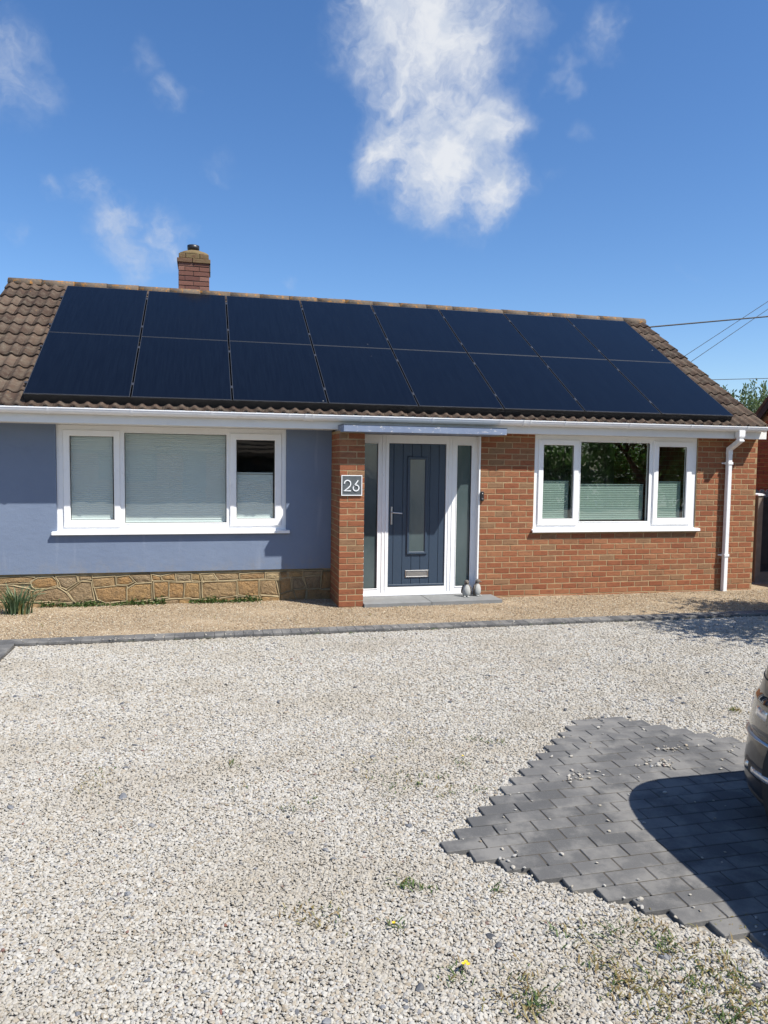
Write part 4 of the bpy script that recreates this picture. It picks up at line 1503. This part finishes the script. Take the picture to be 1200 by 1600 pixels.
def penguin(loc, rz, turn, label, k):
    t = thing('penguin_figurine', label, 'figurine', loc, rz, 'penguin ornaments on the doorstep')
    prof = [(.012, .004), (.040, .008), (.052, .030), (.058, .065), (.056, .100), (.047, .132), (.034, .155), (.027, .166), (.029, .176), (.032, .190), (.030, .205), (.020, .217), (.006, .222)]
    m = MB()
    vs, fs = [], []
    seg = 20
    for r, z in prof:
        hd = max(0.0, (z - .160) / .03)
        hd = min(1.0, hd)
        ox, oy = hd * .006 * math.sin(turn), -hd * .008
        for s in range(seg):
            th = 2 * math.pi * s / seg
            x, y = r * math.cos(th), r * math.sin(th) * .92
            if z < .02:
                y += .006
            vs.append((x + ox, y + oy, z))
    for q in range(len(prof) - 1):
        for s in range(seg):
            n = (s + 1) % seg
            fs.append((q * seg + s, q * seg + n, (q + 1) * seg + n, (q + 1) * seg + s))
    fs += [tuple(range(seg)), tuple((len(prof) - 1) * seg + s for s in range(seg))]
    m.add(vs, fs, .5, True)
    part('body', m, M_PENG, t)
    d = Vector((math.sin(turn), -math.cos(turn), 0))
    c = Vector((.006 * math.sin(turn), -.008, .193))
    part('beak', MB().tube([c + d * .024, c + d * .040 + Vector((0, 0, -.003)), c + d * .056 + Vector((0, 0, -.010))], [.010, .007, .002], 8), M_PENG, t)
    for sx in (-1, 1):
        w = MB()
        for zz, wd, yy, xx in ((.150, .010, .0, .040), (.125, .018, .0, .054), (.085, .018, .004, .062), (.045, .006, .008, .064)):
            w.v += [(sx * xx, yy - wd, zz), (sx * (xx + .008), yy, zz), (sx * xx, yy + wd, zz), (sx * (xx - .008), yy, zz)]
        for q in range(3):
            for s in range(4):
                w.f.append((q * 4 + s, q * 4 + (s + 1) % 4, (q + 1) * 4 + (s + 1) % 4, (q + 1) * 4 + s))
        w.f += [(0, 1, 2, 3), (12, 13, 14, 15)]
        w.r, w.sm = [.5] * len(w.f), [True] * len(w.f)
        part('wing', w, M_PENG, t)
        part('foot', MB().lathe([(.010, 0), (.020, .002), (.019, .010), (.008, .016)], 12, (sx * .024, -.040, 0), .85, 1.35), M_PENG, t)
    return t


penguin((5.322, 0.085, 0.0705), R(-18), R(12), 'grey stone penguin ornament on the doorstep, left one of the pair', 0)
penguin((5.484, 0.130, 0.0705), R(28), R(35), 'grey stone penguin ornament beside the brick wall, right one of the pair', 1)

# ================================================================== parked car (nose towards the house)
M_PAINT = None
m, nt, b = newmat('car_paint_black')
w = coords(nt, 'Object')
fl_ = noise(nt, w, 900, 2)
setin(nt, b, col=ramp(nt, fl_, [(0.4, (0.010, 0.010, 0.012)), (0.7, (0.022, 0.022, 0.025))]), rough=0.3, metal=0.0, coat=0.55, coatr=0.02, spec=0.35)
M_PAINT = m
m, nt, b = newmat('car_glass')
setin(nt, b, col=(0.006, 0.008, 0.009), rough=0.03, spec=0.7)
M_CGLASS = m
m, nt, b = newmat('lamp_red')
setin(nt, b, col=(0.33, 0.02, 0.015), rough=0.08, coat=1.0)
M_RED = m
m, nt, b = newmat('lamp_amber')
setin(nt, b, col=(0.45, 0.13, 0.02), rough=0.1, coat=1.0)
M_AMBER = m
m, nt, b = newmat('lamp_clear')
setin(nt, b, col=(0.6, 0.6, 0.62), rough=0.08, metal=0.6, coat=1.0)
M_CLEAR = m

car = thing('parked_car', 'glossy black hatchback parked at the right edge with its nose to the house', 'car', (5.45, -7.73, 0.0))
SLICES = [(0.13, 1.88, -1.86, .790), (0.17, 1.955, -1.90, .842), (0.22, 1.99, -1.93, .866), (0.33, 1.99, -1.96, .872), (0.45, 1.972, -1.97, .870), (0.56, 1.95, -1.975, .865),
          (0.66, 1.93, -1.97, .862), (0.74, 1.905, -1.96, .858), (0.80, 1.885, -1.955, .855), (0.86, 1.865, -1.95, .852), (0.93, 1.82, -1.945, .848), (0.99, 1.69, -1.94, .842), (1.03, 1.40, -1.93, .834), (1.06, 1.07, -1.92, .824),
          (1.17, .84, -1.88, .800), (1.31, .58, -1.82, .768), (1.44, .33, -1.72, .730), (1.52, .08, -1.58, .680), (1.58, -.22, -1.38, .58), (1.60, -.55, -1.1, .40)]
NSEG = 144


def slice_pt(sl, a, off=0.0):
    z, yr, yf, hw = sl
    cy, ly = (yr + yf) / 2, (yr - yf) / 2
    ca, sa = math.cos(a), math.sin(a)
    hl, rx, ry = ly, min(.40, hw * .95), .50
    lo, hi = 0.0, 1.5
    for _ in range(22):                      # ray against a rectangle with rounded corners
        m_ = (lo + hi) / 2
        x, y = abs(ca) * hw * m_, abs(sa) * hl * m_
        ok = x <= hw and y <= hl
        if ok and x > hw - rx and y > hl - ry:
            ok = ((x - hw + rx) / rx) ** 2 + ((y - hl + ry) / ry) ** 2 <= 1
        lo, hi = (m_, hi) if ok else (lo, m_)
    r = lo
    return Vector(((hw + off) * r * ca, cy + (ly + off) * r * sa, z))


def interp_slice(z):
    for s0, s1 in zip(SLICES[:-1], SLICES[1:]):
        if s0[0] <= z <= s1[0]:
            t = (z - s0[0]) / (s1[0] - s0[0])
            return tuple(p + (q - p) * t for p, q in zip(s0, s1))
    return SLICES[-1]


bm_ = MB()
zs = [0.13, .15, .17, .195, .22, .25, .28, .33, .38, .42, .45, .50, .56, .61, .66, .70, .74, .77, .80, .83, .86, .895, .93, .96, .99, 1.01, 1.03, 1.045, 1.06, 1.11, 1.17, 1.24, 1.31, 1.38, 1.44, 1.48, 1.52, 1.55, 1.58, 1.592, 1.60]
vs, fs = [], []
for z in zs:
    for s in range(NSEG):
        vs.append(slice_pt(interp_slice(z), 2 * math.pi * s / NSEG))
for k in range(len(zs) - 1):
    for s in range(NSEG):
        n = (s + 1) % NSEG
        fs.append((k * NSEG + s, k * NSEG + n, (k + 1) * NSEG + n, (k + 1) * NSEG + s))
fs += [tuple(range(NSEG)), tuple((len(zs) - 1) * NSEG + s for s in range(NSEG))]
bm_.add(vs, fs, .5, True)
part('body', bm_, M_PAINT, car)


def skin(a0, a1, z0, z1, off, nz=6, na=16, wob=0.0):
    """a raised panel lying on the car's surface between two plan angles (degrees) and two heights, with rolled edges"""
    mm = MB()
    vv, ff = [], []
    for iz in range(nz + 1):
        tz = iz / nz
        for ia in range(na + 1):
            ta = ia / na
            edge = min(1.0, 6 * min(ta, 1 - ta, tz, 1 - tz) + 0.0)
            z = z0 + (z1 - z0) * tz + wob * (ta - .5)
            vv.append(slice_pt(interp_slice(z), R(a0 + (a1 - a0) * ta), -.004 + (off + .004) * (0.0 if edge <= 0 else 1.0)))
    for iz in range(nz):
        for ia in range(na):
            q = iz * (na + 1) + ia
            ff.append((q, q + 1, q + na + 2, q + na + 1))
    mm.add(vv, ff, .5, True)
    return mm


part('windscreen', skin(52, 128, 1.09, 1.49, .004), M_CGLASS, car)
part('rear_window', skin(-120, -60, 1.10, 1.47, .004), M_CGLASS, car)
for (a0, a1) in ((160, 184), (186, 214), (-4, 20), (-34, -6)):
    part('side_window', skin(a0, a1, 1.10, 1.47, .004), M_CGLASS, car)
M_LAMPDARK = plain('lamp_dark', (0.012, 0.013, 0.016), .06, .2, 30, 0, 10, coat=1.0)
for a0, a1 in ((118, 160), (20, 62)):
    lamp = part('head_lamp', skin(a0, a1, .50, .71, .010, 8, 16, .05), M_LAMPDARK, car)
    for t0, t1, zl, zh in ((.22, .36, .565, .66), (.44, .54, .58, .655), (.66, .72, .57, .64)):
        part('reflector_bowl', skin(a0 + (a1 - a0) * t0, a0 + (a1 - a0) * t1, zl, zh, .013, 4, 6), M_CLEAR, lamp)
    part('lamp_trim', skin(a0, a1, .478, .492, .013, 3, 16, .05), M_CHROME, lamp)
for a0, a1 in ((-156, -118), (-62, -24)):
    part('tail_lamp', skin(a0, a1, .70, .92, .010, 6, 10), M_RED, car)
part('grille', skin(66, 114, .48, .62, .008, 4, 30), M_BLACK, car)
part('lower_grille', skin(50, 130, .235, .36, .008, 4, 40), M_BLACK, car)
part('bumper_lip', skin(18, 162, .135, .205, .009, 5, 70), M_BLACK, car)
for a0, a1 in ((134, 150), (30, 46)):
    fg = part('fog_lamp', skin(a0, a1, .285, .365, .006, 6, 8), M_BLACK, car)
    part('fog_lens', skin(a0 + 4, a1 - 4, .302, .348, .012, 4, 6), M_CLEAR, fg)
    part('fog_ring', skin(a0 + 2.5, a0 + 4, .295, .355, .014, 4, 3), M_CHROME, fg)
    part('fog_ring', skin(a1 - 4, a1 - 2.5, .295, .355, .014, 4, 3), M_CHROME, fg)
part('side_skirt', skin(164, 208, .14, .22, .008, 4, 30), M_BLACK, car)
part('side_skirt', skin(-28, 16, .14, .22, .008, 4, 30), M_BLACK, car)
part('indicator', skin(150, 158, .735, .765, .010, 3, 6), M_AMBER, car)
part('bonnet_shut_line', skin(40, 140, .772, .778, .003, 3, 50), M_RUBBER, car)
part('number_plate', skin(82, 98, .385, .46, .014, 3, 8), M_SILVER, car)
for y in (1.22, -1.28):
    for sx in (-1, 1):
        wh = MB().lathe([(.17, -.10), (.30, -.105), (.315, -.08), (.315, .08), (.30, .105), (.17, .10)], 32)
        arch = part('wheel_arch', MB().lathe([(.36, 0), (.36, .02)], 32), M_RUBBER, car)
        arch.matrix_local = Matrix.Translation((sx * .855, y, .33)) @ Matrix.Rotation(R(90) * sx, 4, 'Y')
        o = part('wheel', wh, M_RUBBER, car)
        o.matrix_local = Matrix.Translation((sx * .785, y, .315)) @ Matrix.Rotation(R(90) * sx, 4, 'Y')
        rim = MB().lathe([(.20, .085), (.205, .100), (.19, .102), (.17, .085), (.06, .080), (.05, .095), (.005, .097)], 24)
        part('rim', rim, M_CHROME, o)
for sx in (-1, 1):
    mr = MB().lathe([(.02, -.05), (.07, -.03), (.085, .02), (.06, .06), (.01, .07)], 14, (0, 0, 0), 1.2, .7)
    part('door_mirror', mr, M_PAINT, car).location = (sx * .91, -.06, 1.10)
    part('door_handle', MB().box(-.012, .012, -.08, .08, -.014, .014, .006), M_PAINT, car).location = (sx * .852, -.35, .84)

# ================================================================== right of the house: fences, neighbour, tree
fence = thing('side_fence', 'dark timber fence with a concrete post beside the right corner of the house', 'fence', (10.49, 0.95, 0))
part('post', MB().box(-.052, .052, -.05, .05, -.2, 1.375, .008), M_CONC, fence)
part('post_cap', MB().prism([(-.07, 1.376), (.07, 1.376), (.062, 1.395), (0, 1.412), (-.062, 1.395)], 'y', -.066, .066), M_UPVC, fence)
for x in (1.42,):
    part('post', MB().box(x - .052, x + .052, -.05, .05, -.2, 1.375, .008), M_CONC, fence)
for k, (xa, xb) in enumerate(((-.66, -.055), (.055, 1.365))):
    part('gravel_board', MB().box(xa, xb, -.012, .022, 0.0, .155, .003), M_CONC, fence)
    n = max(2, int((xb - xa) / .115))
    w_ = (xb - xa) / n
    for q in range(n):
        part('board', MB().box(xa + q * w_ + .002, xa + (q + 1) * w_ - .002, .012 + (q % 2) * .004, .026 + (q % 2) * .004, .158, 1.345, .002), M_FENCE, fence)
    for z in (.32, 1.22):
        part('fence_rail', MB().box(xa, xb, -.010, .011, z - .03, z + .03, .003), M_FENCE, fence)
fence2 = thing('grey_fence', 'pale grey board fence with rounded tops behind the dark side fence', 'fence', (10.60, 1.75, 0))
for k in range(13):
    x = -.25 + k * .125
    poly = [(x - .055, 0.0), (x + .055, 0.0)] + [(x + .055 * math.cos(t), 1.395 + .052 * math.sin(t)) for t in [R(a) for a in (0, 30, 60, 90, 120, 150, 180)]]
    part('board', MB().prism(poly, 'y', -.011, .011), M_GREYBOARD, fence2)
part('fence_rail', MB().box(-.3, 1.35, .012, .05, 1.05, 1.13, .003), M_GREYBOARD, fence2)

nb = thing('neighbour_house', 'red brick gable end of the house next door, seen past the right corner', 'house', (12.0, 2.86, 0), R(-90))


def verge(x):
    return 2.66 + 0.97 * x


gw = part('gable_wall', MB().prism([(0, -.2), (4.4, -.2), (4.4, verge(0)), (2.2, verge(2.2) - .02), (0, verge(0))], 'y', .008, .30), M_MORTAR, nb)
NBB = brick_meshes(M_NBRICK, .05, 8)
nbk = 0
nrest = MB()
for i in range(58):
    zc = .04 + CO * i
    x = -BL / 2 if i % 2 else 0.0
    while x < 4.38:
        a, b = max(x, .002), min(x + BL - .0105, 4.398)
        x += BL
        if b - a < .03 or zc + .04 > min(verge(a), verge(b), verge(4.4 - b), verge(4.4 - a)) - .02:
            continue
        if a < 1.1 and 1.3 < zc < 3.0:
            put_brick(gw, a, b, 0.0, zc, 0, NBB)
        else:
            loose_brick(nrest, a, b, random.uniform(-.0015, .0018), .05, zc)
stuff(part('brickwork', nrest, M_NBRICK, gw))
part('side_wall', MB().box(0.0, .3, .30, 6.0, -.2, verge(0)).box(4.1, 4.4, .30, 6.0, -.2, verge(0)), M_BRICKWORK, nb)
nroof = MB()
for s in (0, 1):
    pts = [(-.16, verge(-.16) + .02), (2.2, verge(2.2) + .02), (2.2, verge(2.2) + .10), (-.16, verge(-.16) + .10)]
    if s:
        pts = [(4.4 - p[0], p[1]) for p in pts]
    nroof.prism(pts, 'y', -.12, 6.2)
part('roof', nroof, M_TILE, nb)
part('bargeboard', MB().prism([(-.17, verge(-.17) - .14), (2.2, verge(2.2) - .14), (2.2, verge(2.2) + .018), (-.17, verge(-.17) + .018)], 'y', -.115, -.085), M_FENCE, nb)


def leaves(mb_, centers, size, n, spread, up=0.3, rndlo=0.0, rndhi=1.0, aspect=2.2):
    cs = np.asarray(centers)
    for k in range(n):
        c = cs[rng.integers(len(cs))] + rng.normal(0, spread, 3)
        d = rng.normal(0, 1, 3) + np.array([0, 0, up])
        d /= np.linalg.norm(d)
        s = np.cross(d, rng.normal(0, 1, 3))
        s /= np.linalg.norm(s) + 1e-9
        L = size * rng.uniform(.6, 1.4)
        W = L / aspect
        p0, p1 = c, c + d * L
        q = c + d * L * .5
        mb_.add([p0, q + s * W * .5, p1, q - s * W * .5], [(0, 1, 2, 3)], rng.uniform(rndlo, rndhi))


def limb(mb_, p, d, length, r, depth, tips, spread=0.5, up=0.2, kids=3):
    pts, rads = [Vector(p)], [r]
    d = Vector(d).normalized()
    n = 4
    for k in range(n):
        d = (d + Vector((random.uniform(-.18, .18), random.uniform(-.18, .18), random.uniform(-.05, .15)))).normalized()
        pts.append(pts[-1] + d * length / n)
        rads.append(r * (1 - .55 * (k + 1) / n))
    mb_.tube(pts, rads, 6 if depth > 1 else 4, cap=False)
    for q in pts[2:]:
        if depth <= 1:
            tips.append(tuple(q))
    if depth > 0:
        for k in range(kids):
            a = random.uniform(0, 2 * math.pi)
            nd_ = (d + Vector((math.cos(a) * spread, math.sin(a) * spread, up + random.uniform(-.2, .3)))).normalized()
            limb(mb_, pts[-1 - (k % 2)], nd_, length * random.uniform(.6, .8), rads[-1], depth - 1, tips, spread, up, kids)


def tree(name, loc, h, r, label, mat, trunk_h, nleaf, size, spread, depth=3, kids=4, sp=.55, up=.2, aspect=2.2):
    t = thing(name, label, 'tree', loc)
    tr, tips = MB(), []
    limb(tr, (0, 0, -.1), (0, 0, 1), trunk_h, r, depth, tips, sp, up, kids)
    mz = max(p[2] for p in tips)
    f = h / mz
    part('trunk', tr, M_BARK, t, fix=False).scale = (f, f, f)
    cr = MB()
    leaves(cr, [(p[0] * f, p[1] * f, p[2] * f) for p in tips], size, nleaf, spread, .5, aspect=aspect)
    part('crown', cr, mat, t, fix=False)
    return t


# silvery tree far behind, its upright shoots against the sky
t = thing('willow_tree', 'silvery green tree rising behind the houses at the far right', 'tree', (23.6, 16.5, 0))
tr, cr = MB(), MB()
tr.tube([(0, 0, -.1), (.05, .02, 1.0), (-.05, .05, 2.0)], [.2, .17, .13], 8, cap=False)
shoots = []
for k in range(150):
    a, rr_ = random.uniform(0, 2 * math.pi), 2.6 * math.sqrt(random.random())
    bx, by = rr_ * math.cos(a), rr_ * math.sin(a) * .8
    top = 5.05 - 0.22 * (rr_ / 2.6) ** 2 + random.uniform(-.75, .12)
    root = Vector((bx * .25, by * .25, random.uniform(1.6, 2.2)))
    mid = Vector((bx * .8, by * .8, 3.2))
    end = Vector((bx + random.uniform(-.15, .25), by, top))
    if k < 40:
        tr.tube([(-.05, .05, 1.9), root, mid, end], [.05, .03, .018, .004], 4, cap=False)
    for q in range(60):
        u = q / 59
        p = mid.lerp(end, u) if u > 0 else mid
        p = mid + (end - mid) * u
        wd = .17 * (1 - u) + .03
        shoots.append(tuple(p + Vector((random.gauss(0, wd), random.gauss(0, wd), random.gauss(0, .05)))))
for p in shoots:
    d = Vector((random.gauss(0, .5), random.gauss(0, .5), .9)).normalized()
    s_ = d.cross(Vector((random.gauss(0, 1), random.gauss(0, 1), random.gauss(0, 1)))).normalized()
    L = random.uniform(.09, .19)
    p = Vector(p)
    cr.add([p, p + d * L * .5 + s_ * .030, p + d * L, p + d * L * .5 - s_ * .030], [(0, 1, 2, 3)], random.random())
part('trunk', tr, M_BARK, t, fix=False)
part('crown', cr, M_LEAF, t, fix=False)

# leafy tree out to the right whose shade falls over the end of the path
tree('garden_tree', (10.25, -3.2, 0), 3.5, .09, 'leafy garden tree right of the drive, shading the end of the path', M_LEAFD, 1.0, 11000, .11, .22, 3, 4, .85, .1)

# overhead cables
def cable(pts, r, label, sag=0.0):
    a, b = Vector(pts[0]), Vector(pts[1])
    pp = []
    for k in range(25):
        t_ = k / 24
        p = a.lerp(b, t_)
        p.z -= sag * 4 * t_ * (1 - t_)
        pp.append(p)
    single('overhead_cable', MB().tube(pp, r, 6), M_WIRE, label, 'cable', 'overhead cables')


cable([(11.5, 12, 5.64), (26.0, 12, 7.57)], .024, 'thick black overhead cable running level from behind the ridge end')
cable([(15.0, 14, 3.63), (27.0, 14, 11.20)], .010, 'thin overhead wire slanting up to the right, upper one of two', 0.0)
cable([(15.2, 14, 3.33), (27.0, 14, 11.05)], .010, 'thin overhead wire slanting up to the right, lower one of two', 0.0)
cable([(15.0, 14, 4.64), (27.0, 14, 5.35)], .012, 'thin overhead wire just above the far tree', 0.0)

# ================================================================== across the road (seen in the window panes)
opp = thing('opposite_bungalow', 'bungalow across the road mirrored in the window panes', 'house', (1.5, -24.0, 0), R(180))
part('wall', MB().grid_wall([-5.5, 5.5], [-.1, 2.35], [(-4.2, -1.8, .9, 2.1), (-.5, .5, 0.05, 2.1), (1.6, 4.0, .9, 2.1)], 0.0, .3), M_BRICKWORK, opp)
part('side_wall', MB().box(-5.5, -5.2, .3, 7.0, -.1, 2.35).box(5.2, 5.5, .3, 7.0, -.1, 2.35).box(-5.2, 5.2, 6.7, 7.0, -.1, 2.35), M_BRICKWORK, opp)
for a, b in ((-4.2, -1.8), (1.6, 4.0)):
    part('window_frame', MB().ring((a, b, .9, 2.1), (a + .1, b - .1, 1.0, 2.0), .08, .14, .01), M_FENCE, opp)
    part('window_pane', MB().box(a + .09, b - .09, .12, .125, .99, 2.01), M_CGLASS, opp)
part('door', MB().box(-.49, .49, .1, .15, .06, 2.08, .004), M_DOOR, opp)
oroof = part('roof', MB().prism([(-.45, 2.20), (3.5, 4.75), (7.45, 2.20), (7.45, 2.08), (3.5, 4.6), (-.45, 2.08)], 'x', -5.8, 5.8), M_TILE, opp)
bat = MB()
for k in range(13):
    y = -.46 + k * .30
    z = 2.205 + (y + .45) * (2.55 / 3.95)
    for j in range(76):
        x = -5.75 + j * .15
        bat.box(x, x + .11, y, y + .30, z + .015, z + .05)
stuff(part('roof_tiles', bat, M_TILE, oroof))
hedge = thing('garden_hedge', 'tall green hedge across the road mirrored in the brick wall window', 'hedge', (19.5, -20.0, 0))
hb = MB()
for k in range(16):
    hb.tube([(-7 + k * .95, random.uniform(-.3, .3), -.1), (-7 + k * .95 + random.uniform(-.2, .2), 0, 1.6), (-7 + k * .95 + random.uniform(-.4, .4), 0, 3.0)], [.06, .045, .02], 5, cap=False)
part('stems', hb, M_BARK, hedge, fix=False)
hc = MB()
cs = [(rng.uniform(-7.6, 7.6), rng.normal(0, .45), rng.uniform(.1, 3.0) + .5 * math.sin(i)) for i in range(700)]
leaves(hc, cs, .19, 24000, .22, .2, aspect=1.8)
part('foliage', hc, M_HEDGE, hedge, fix=False)
for k, (x, y, h) in enumerate(((14.0, -23.5, 6.0), (22.0, -24.0, 7.0))):
    tree('street_tree', (x, y, 0), h, .16, ('broad green tree across the road, nearer the bungalow', 'broad green tree across the road, above the hedge end')[k], M_HEDGE, 2.2, 5000, .28, .38, 3, 4, .7, .2)

# ================================================================== plants on the ground
iris = thing('strap_leaf_plant', 'clump of grey green strap leaves at the left end of the stone plinth', 'plant', (-0.13, 0.10, 0.02))
lf, dr = MB(), MB()
for k in range(120):
    a = random.uniform(0, 2 * math.pi)
    rr_ = random.uniform(0, .17)
    base = Vector((rr_ * math.cos(a), rr_ * math.sin(a) * .6, 0))
    lean = Vector((math.cos(a), math.sin(a) * .7, 0)) * random.uniform(.1, .75)
    L = random.uniform(.20, .44)
    wd = random.uniform(.006, .011)
    side_ = Vector((-math.sin(a + random.uniform(-1, 1)), math.cos(a), 0)).normalized() * wd
    vs = []
    for q in range(6):
        u = q / 5
        p = base + lean * L * u * u + Vector((0, 0, L * (u - .35 * u ** 3 * lean.length * 1.6)))
        w_ = (1 - u ** 2.2) + .06
        vs += [p - side_ * w_, p + side_ * w_ + Vector((0, 0, .003))]
    fs = [(2 * q, 2 * q + 1, 2 * q + 3, 2 * q + 2) for q in range(5)]
    (dr if random.random() < .13 else lf).add(vs, fs, random.random(), True)
part('leaf_clump', lf, M_BLADE, iris, fix=False)
part('dry_leaves', dr, M_DRY, iris, fix=False)

cov = MB()
for k in range(2600):
    x = random.choice([random.uniform(.05, 1.50), random.uniform(.25, 1.5), random.uniform(1.78, 2.68), random.uniform(1.85, 2.62)])
    dens_ = .5 + .5 * math.sin(x * 9.0) * math.sin(x * 4.3 + 1)
    if random.random() > .45 + .5 * dens_:
        continue
    y = .478 - abs(random.gauss(0, .045))
    z = .025 + abs(random.gauss(0, .026)) * (.5 + dens_) * (1 if y > .38 else .5)
    c = Vector((x, y, z))
    d = Vector((random.gauss(0, 1), random.gauss(-.5, .8), random.gauss(.6, .5))).normalized()
    s_ = d.cross(Vector((random.gauss(0, 1), random.gauss(0, 1), random.gauss(0, 1)))).normalized()
    L = random.uniform(.016, .032)
    cov.add([c, c + d * L * .5 + s_ * L * .4, c + d * L, c + d * L * .5 - s_ * L * .4], [(0, 1, 2, 3)], random.random())
o = part('ground_cover', cov, M_CREEP, None, fix=False)
stuff(o, 'low green creeping weeds along the foot of the stone plinth')


def tuft(mb_, x, y, n, L, spread, z=.014):
    for k in range(n):
        a = random.uniform(0, 2 * math.pi)
        b_ = Vector((x + random.gauss(0, spread), y + random.gauss(0, spread), z))
        lean = Vector((math.cos(a), math.sin(a), 0)) * random.uniform(.3, 1.1)
        l_ = L * random.uniform(.5, 1.3)
        p1 = b_ + Vector((0, 0, l_ * .32)) + lean * l_ * .5
        p2 = b_ + Vector((0, 0, l_ * .38)) + lean * l_ * 1.1
        s_ = Vector((-math.sin(a), math.cos(a), 0)) * random.uniform(.0014, .0034)
        mb_.add([b_ - s_, b_ + s_, p1 + s_, p1 - s_, p2], [(0, 1, 2, 3), (3, 2, 4)], random.random())


gw_, dw_ = MB(), MB()
GREEN = [(3.683, -4.628, 8, 0.025, 0.03), (3.826, -4.692, 10, 0.03, 0.03), (2.827, -6.162, 16, 0.035, 0.03), (2.886, -6.199, 6, 0.03, 0.02), (3.175, -6.272, 8, 0.03, 0.02), (2.7, -6.434, 8, 0.03, 0.02), (3.338, -6.614, 14, 0.035, 0.04), (3.528, -6.639, 16, 0.035, 0.04), (3.393, -6.637, 6, 0.03, 0.03), (3.059, -6.926, 26, 0.045, 0.03), (2.844, -6.735, 10, 0.03, 0.03), (3.664, -6.747, 26, 0.035, 0.03), (3.788, -6.976, 14, 0.035, 0.03), (3.469, -4.985, 10, 0.03, 0.04), (2.966, -5.111, 12, 0.025, 0.06), (3.12, -5.099, 10, 0.025, 0.05), (3.264, -5.129, 8, 0.025, 0.03), (2.996, -5.285, 10, 0.025, 0.06), (3.143, -5.216, 6, 0.03, 0.02), (3.457, -5.34, 6, 0.03, 0.02), (2.124, -4.717, 10, 0.03, 0.03), (2.165, -5.046, 5, 0.02, 0.03), (2.539, -5.283, 7, 0.03, 0.03), (2.396, -5.351, 6, 0.03, 0.02), (5.77, -4.468, 8, 0.03, 0.02), (3.622, -1.805, 6, 0.025, 0.03), (5.725, -1.054, 8, 0.02, 0.05), (1.778, -1.183, 10, 0.02, 0.08), (2.344, -1.708, 10, 0.02, 0.1), (3.631, -7.112, 18, 0.04, 0.04), (3.687, -6.904, 10, 0.03, 0.05), (1.912, -1.628, 8, 0.02, 0.08), (3.621, -6.923, 10, 0.03, 0.04)]
DRYW = [(1.373, -4.71, 8, 0.025, 0.05), (1.363, -4.878, 6, 0.02, 0.04), (5.814, -4.448, 10, 0.03, 0.02), (3.27, -5.342, 10, 0.025, 0.06), (2.991, -4.838, 10, 0.02, 0.08), (3.444, -6.884, 14, 0.035, 0.05), (3.643, -6.611, 10, 0.03, 0.05), (3.778, -6.853, 20, 0.035, 0.07), (3.69, -7.035, 22, 0.035, 0.08), (3.359, -6.815, 12, 0.03, 0.05), (3.382, -6.903, 14, 0.03, 0.05), (3.062, -6.817, 12, 0.03, 0.05), (2.976, -6.907, 10, 0.03, 0.04), (3.504, -7.054, 20, 0.035, 0.08), (3.755, -7.11, 20, 0.035, 0.06), (3.264, -4.577, 8, 0.02, 0.06), (2.417, -6.323, 10, 0.025, 0.05), (2.374, -6.271, 8, 0.025, 0.05), (1.913, -1.759, 8, 0.02, 0.1), (4.039, -6.718, 10, 0.03, 0.04), (3.417, -7.005, 12, 0.03, 0.06)]
for x, y, n, L, s in GREEN:
    tuft(gw_, x, y, n * 2, L, s * 1.1)
    tuft(dw_, x, y, n, L, s * 1.6)
for x, y, n, L, s in DRYW:
    tuft(dw_, x, y, n * 4, L, s * 1.1)
    tuft(gw_, x, y, n, L * .8, s)
for k in range(26):
    tuft(gw_, random.uniform(.3, 9.2), random.gauss(-1.47, .03), random.randint(4, 14), .02, .02, .02)
for k in range(16):
    tuft(gw_, random.uniform(5.8, 9.7), random.gauss(.15, .02), random.randint(4, 12), .022, .02, .024)
stuff(part('weeds', gw_, M_CREEP, None, fix=False), 'small green weeds growing through the gravel')
stuff(part('dry_weeds', dw_, M_DRY, None, fix=False), 'withered brown weeds growing through the gravel')
fl2 = MB()
for x, y in [(3.497, -4.942), (2.868, -6.727), (2.883, -6.734), (2.684, -6.447), (2.88, -6.72)]:
    for k in range(9):
        a = k * 2 * math.pi / 9
        c = Vector((x, y, .045))
        d = Vector((math.cos(a), math.sin(a), .5)) * .008
        s_ = Vector((-math.sin(a), math.cos(a), 0)) * .004
        fl2.add([c, c + d * .6 + s_, c + d, c + d * .6 - s_], [(0, 1, 2, 3)])
stuff(part('yellow_flowers', fl2, M_PETAL, None, fix=False), 'tiny yellow flowers among the weeds in the gravel')

# fallen leaves and twigs on the shingle path
lit = MB()
for k in range(34):
    x, y = random.uniform(.2, 9.0), random.uniform(-1.15, .25)
    for q in range(random.randint(1, 3)):
        a = random.uniform(0, 6.28)
        d = Vector((math.cos(a), math.sin(a), random.uniform(0, .25))) * random.uniform(.02, .04)
        s_ = Vector((-math.sin(a), math.cos(a), .2)) * .010
        c = Vector((x + random.gauss(0, .02), y + random.gauss(0, .02), .034))
        lit.add([c, c + d * .5 + s_, c + d, c + d * .5 - s_], [(0, 1, 2, 3)], random.random())
stuff(part('leaf_litter', lit, M_DRY, None, fix=False), 'scattered dead leaves on the shingle path')
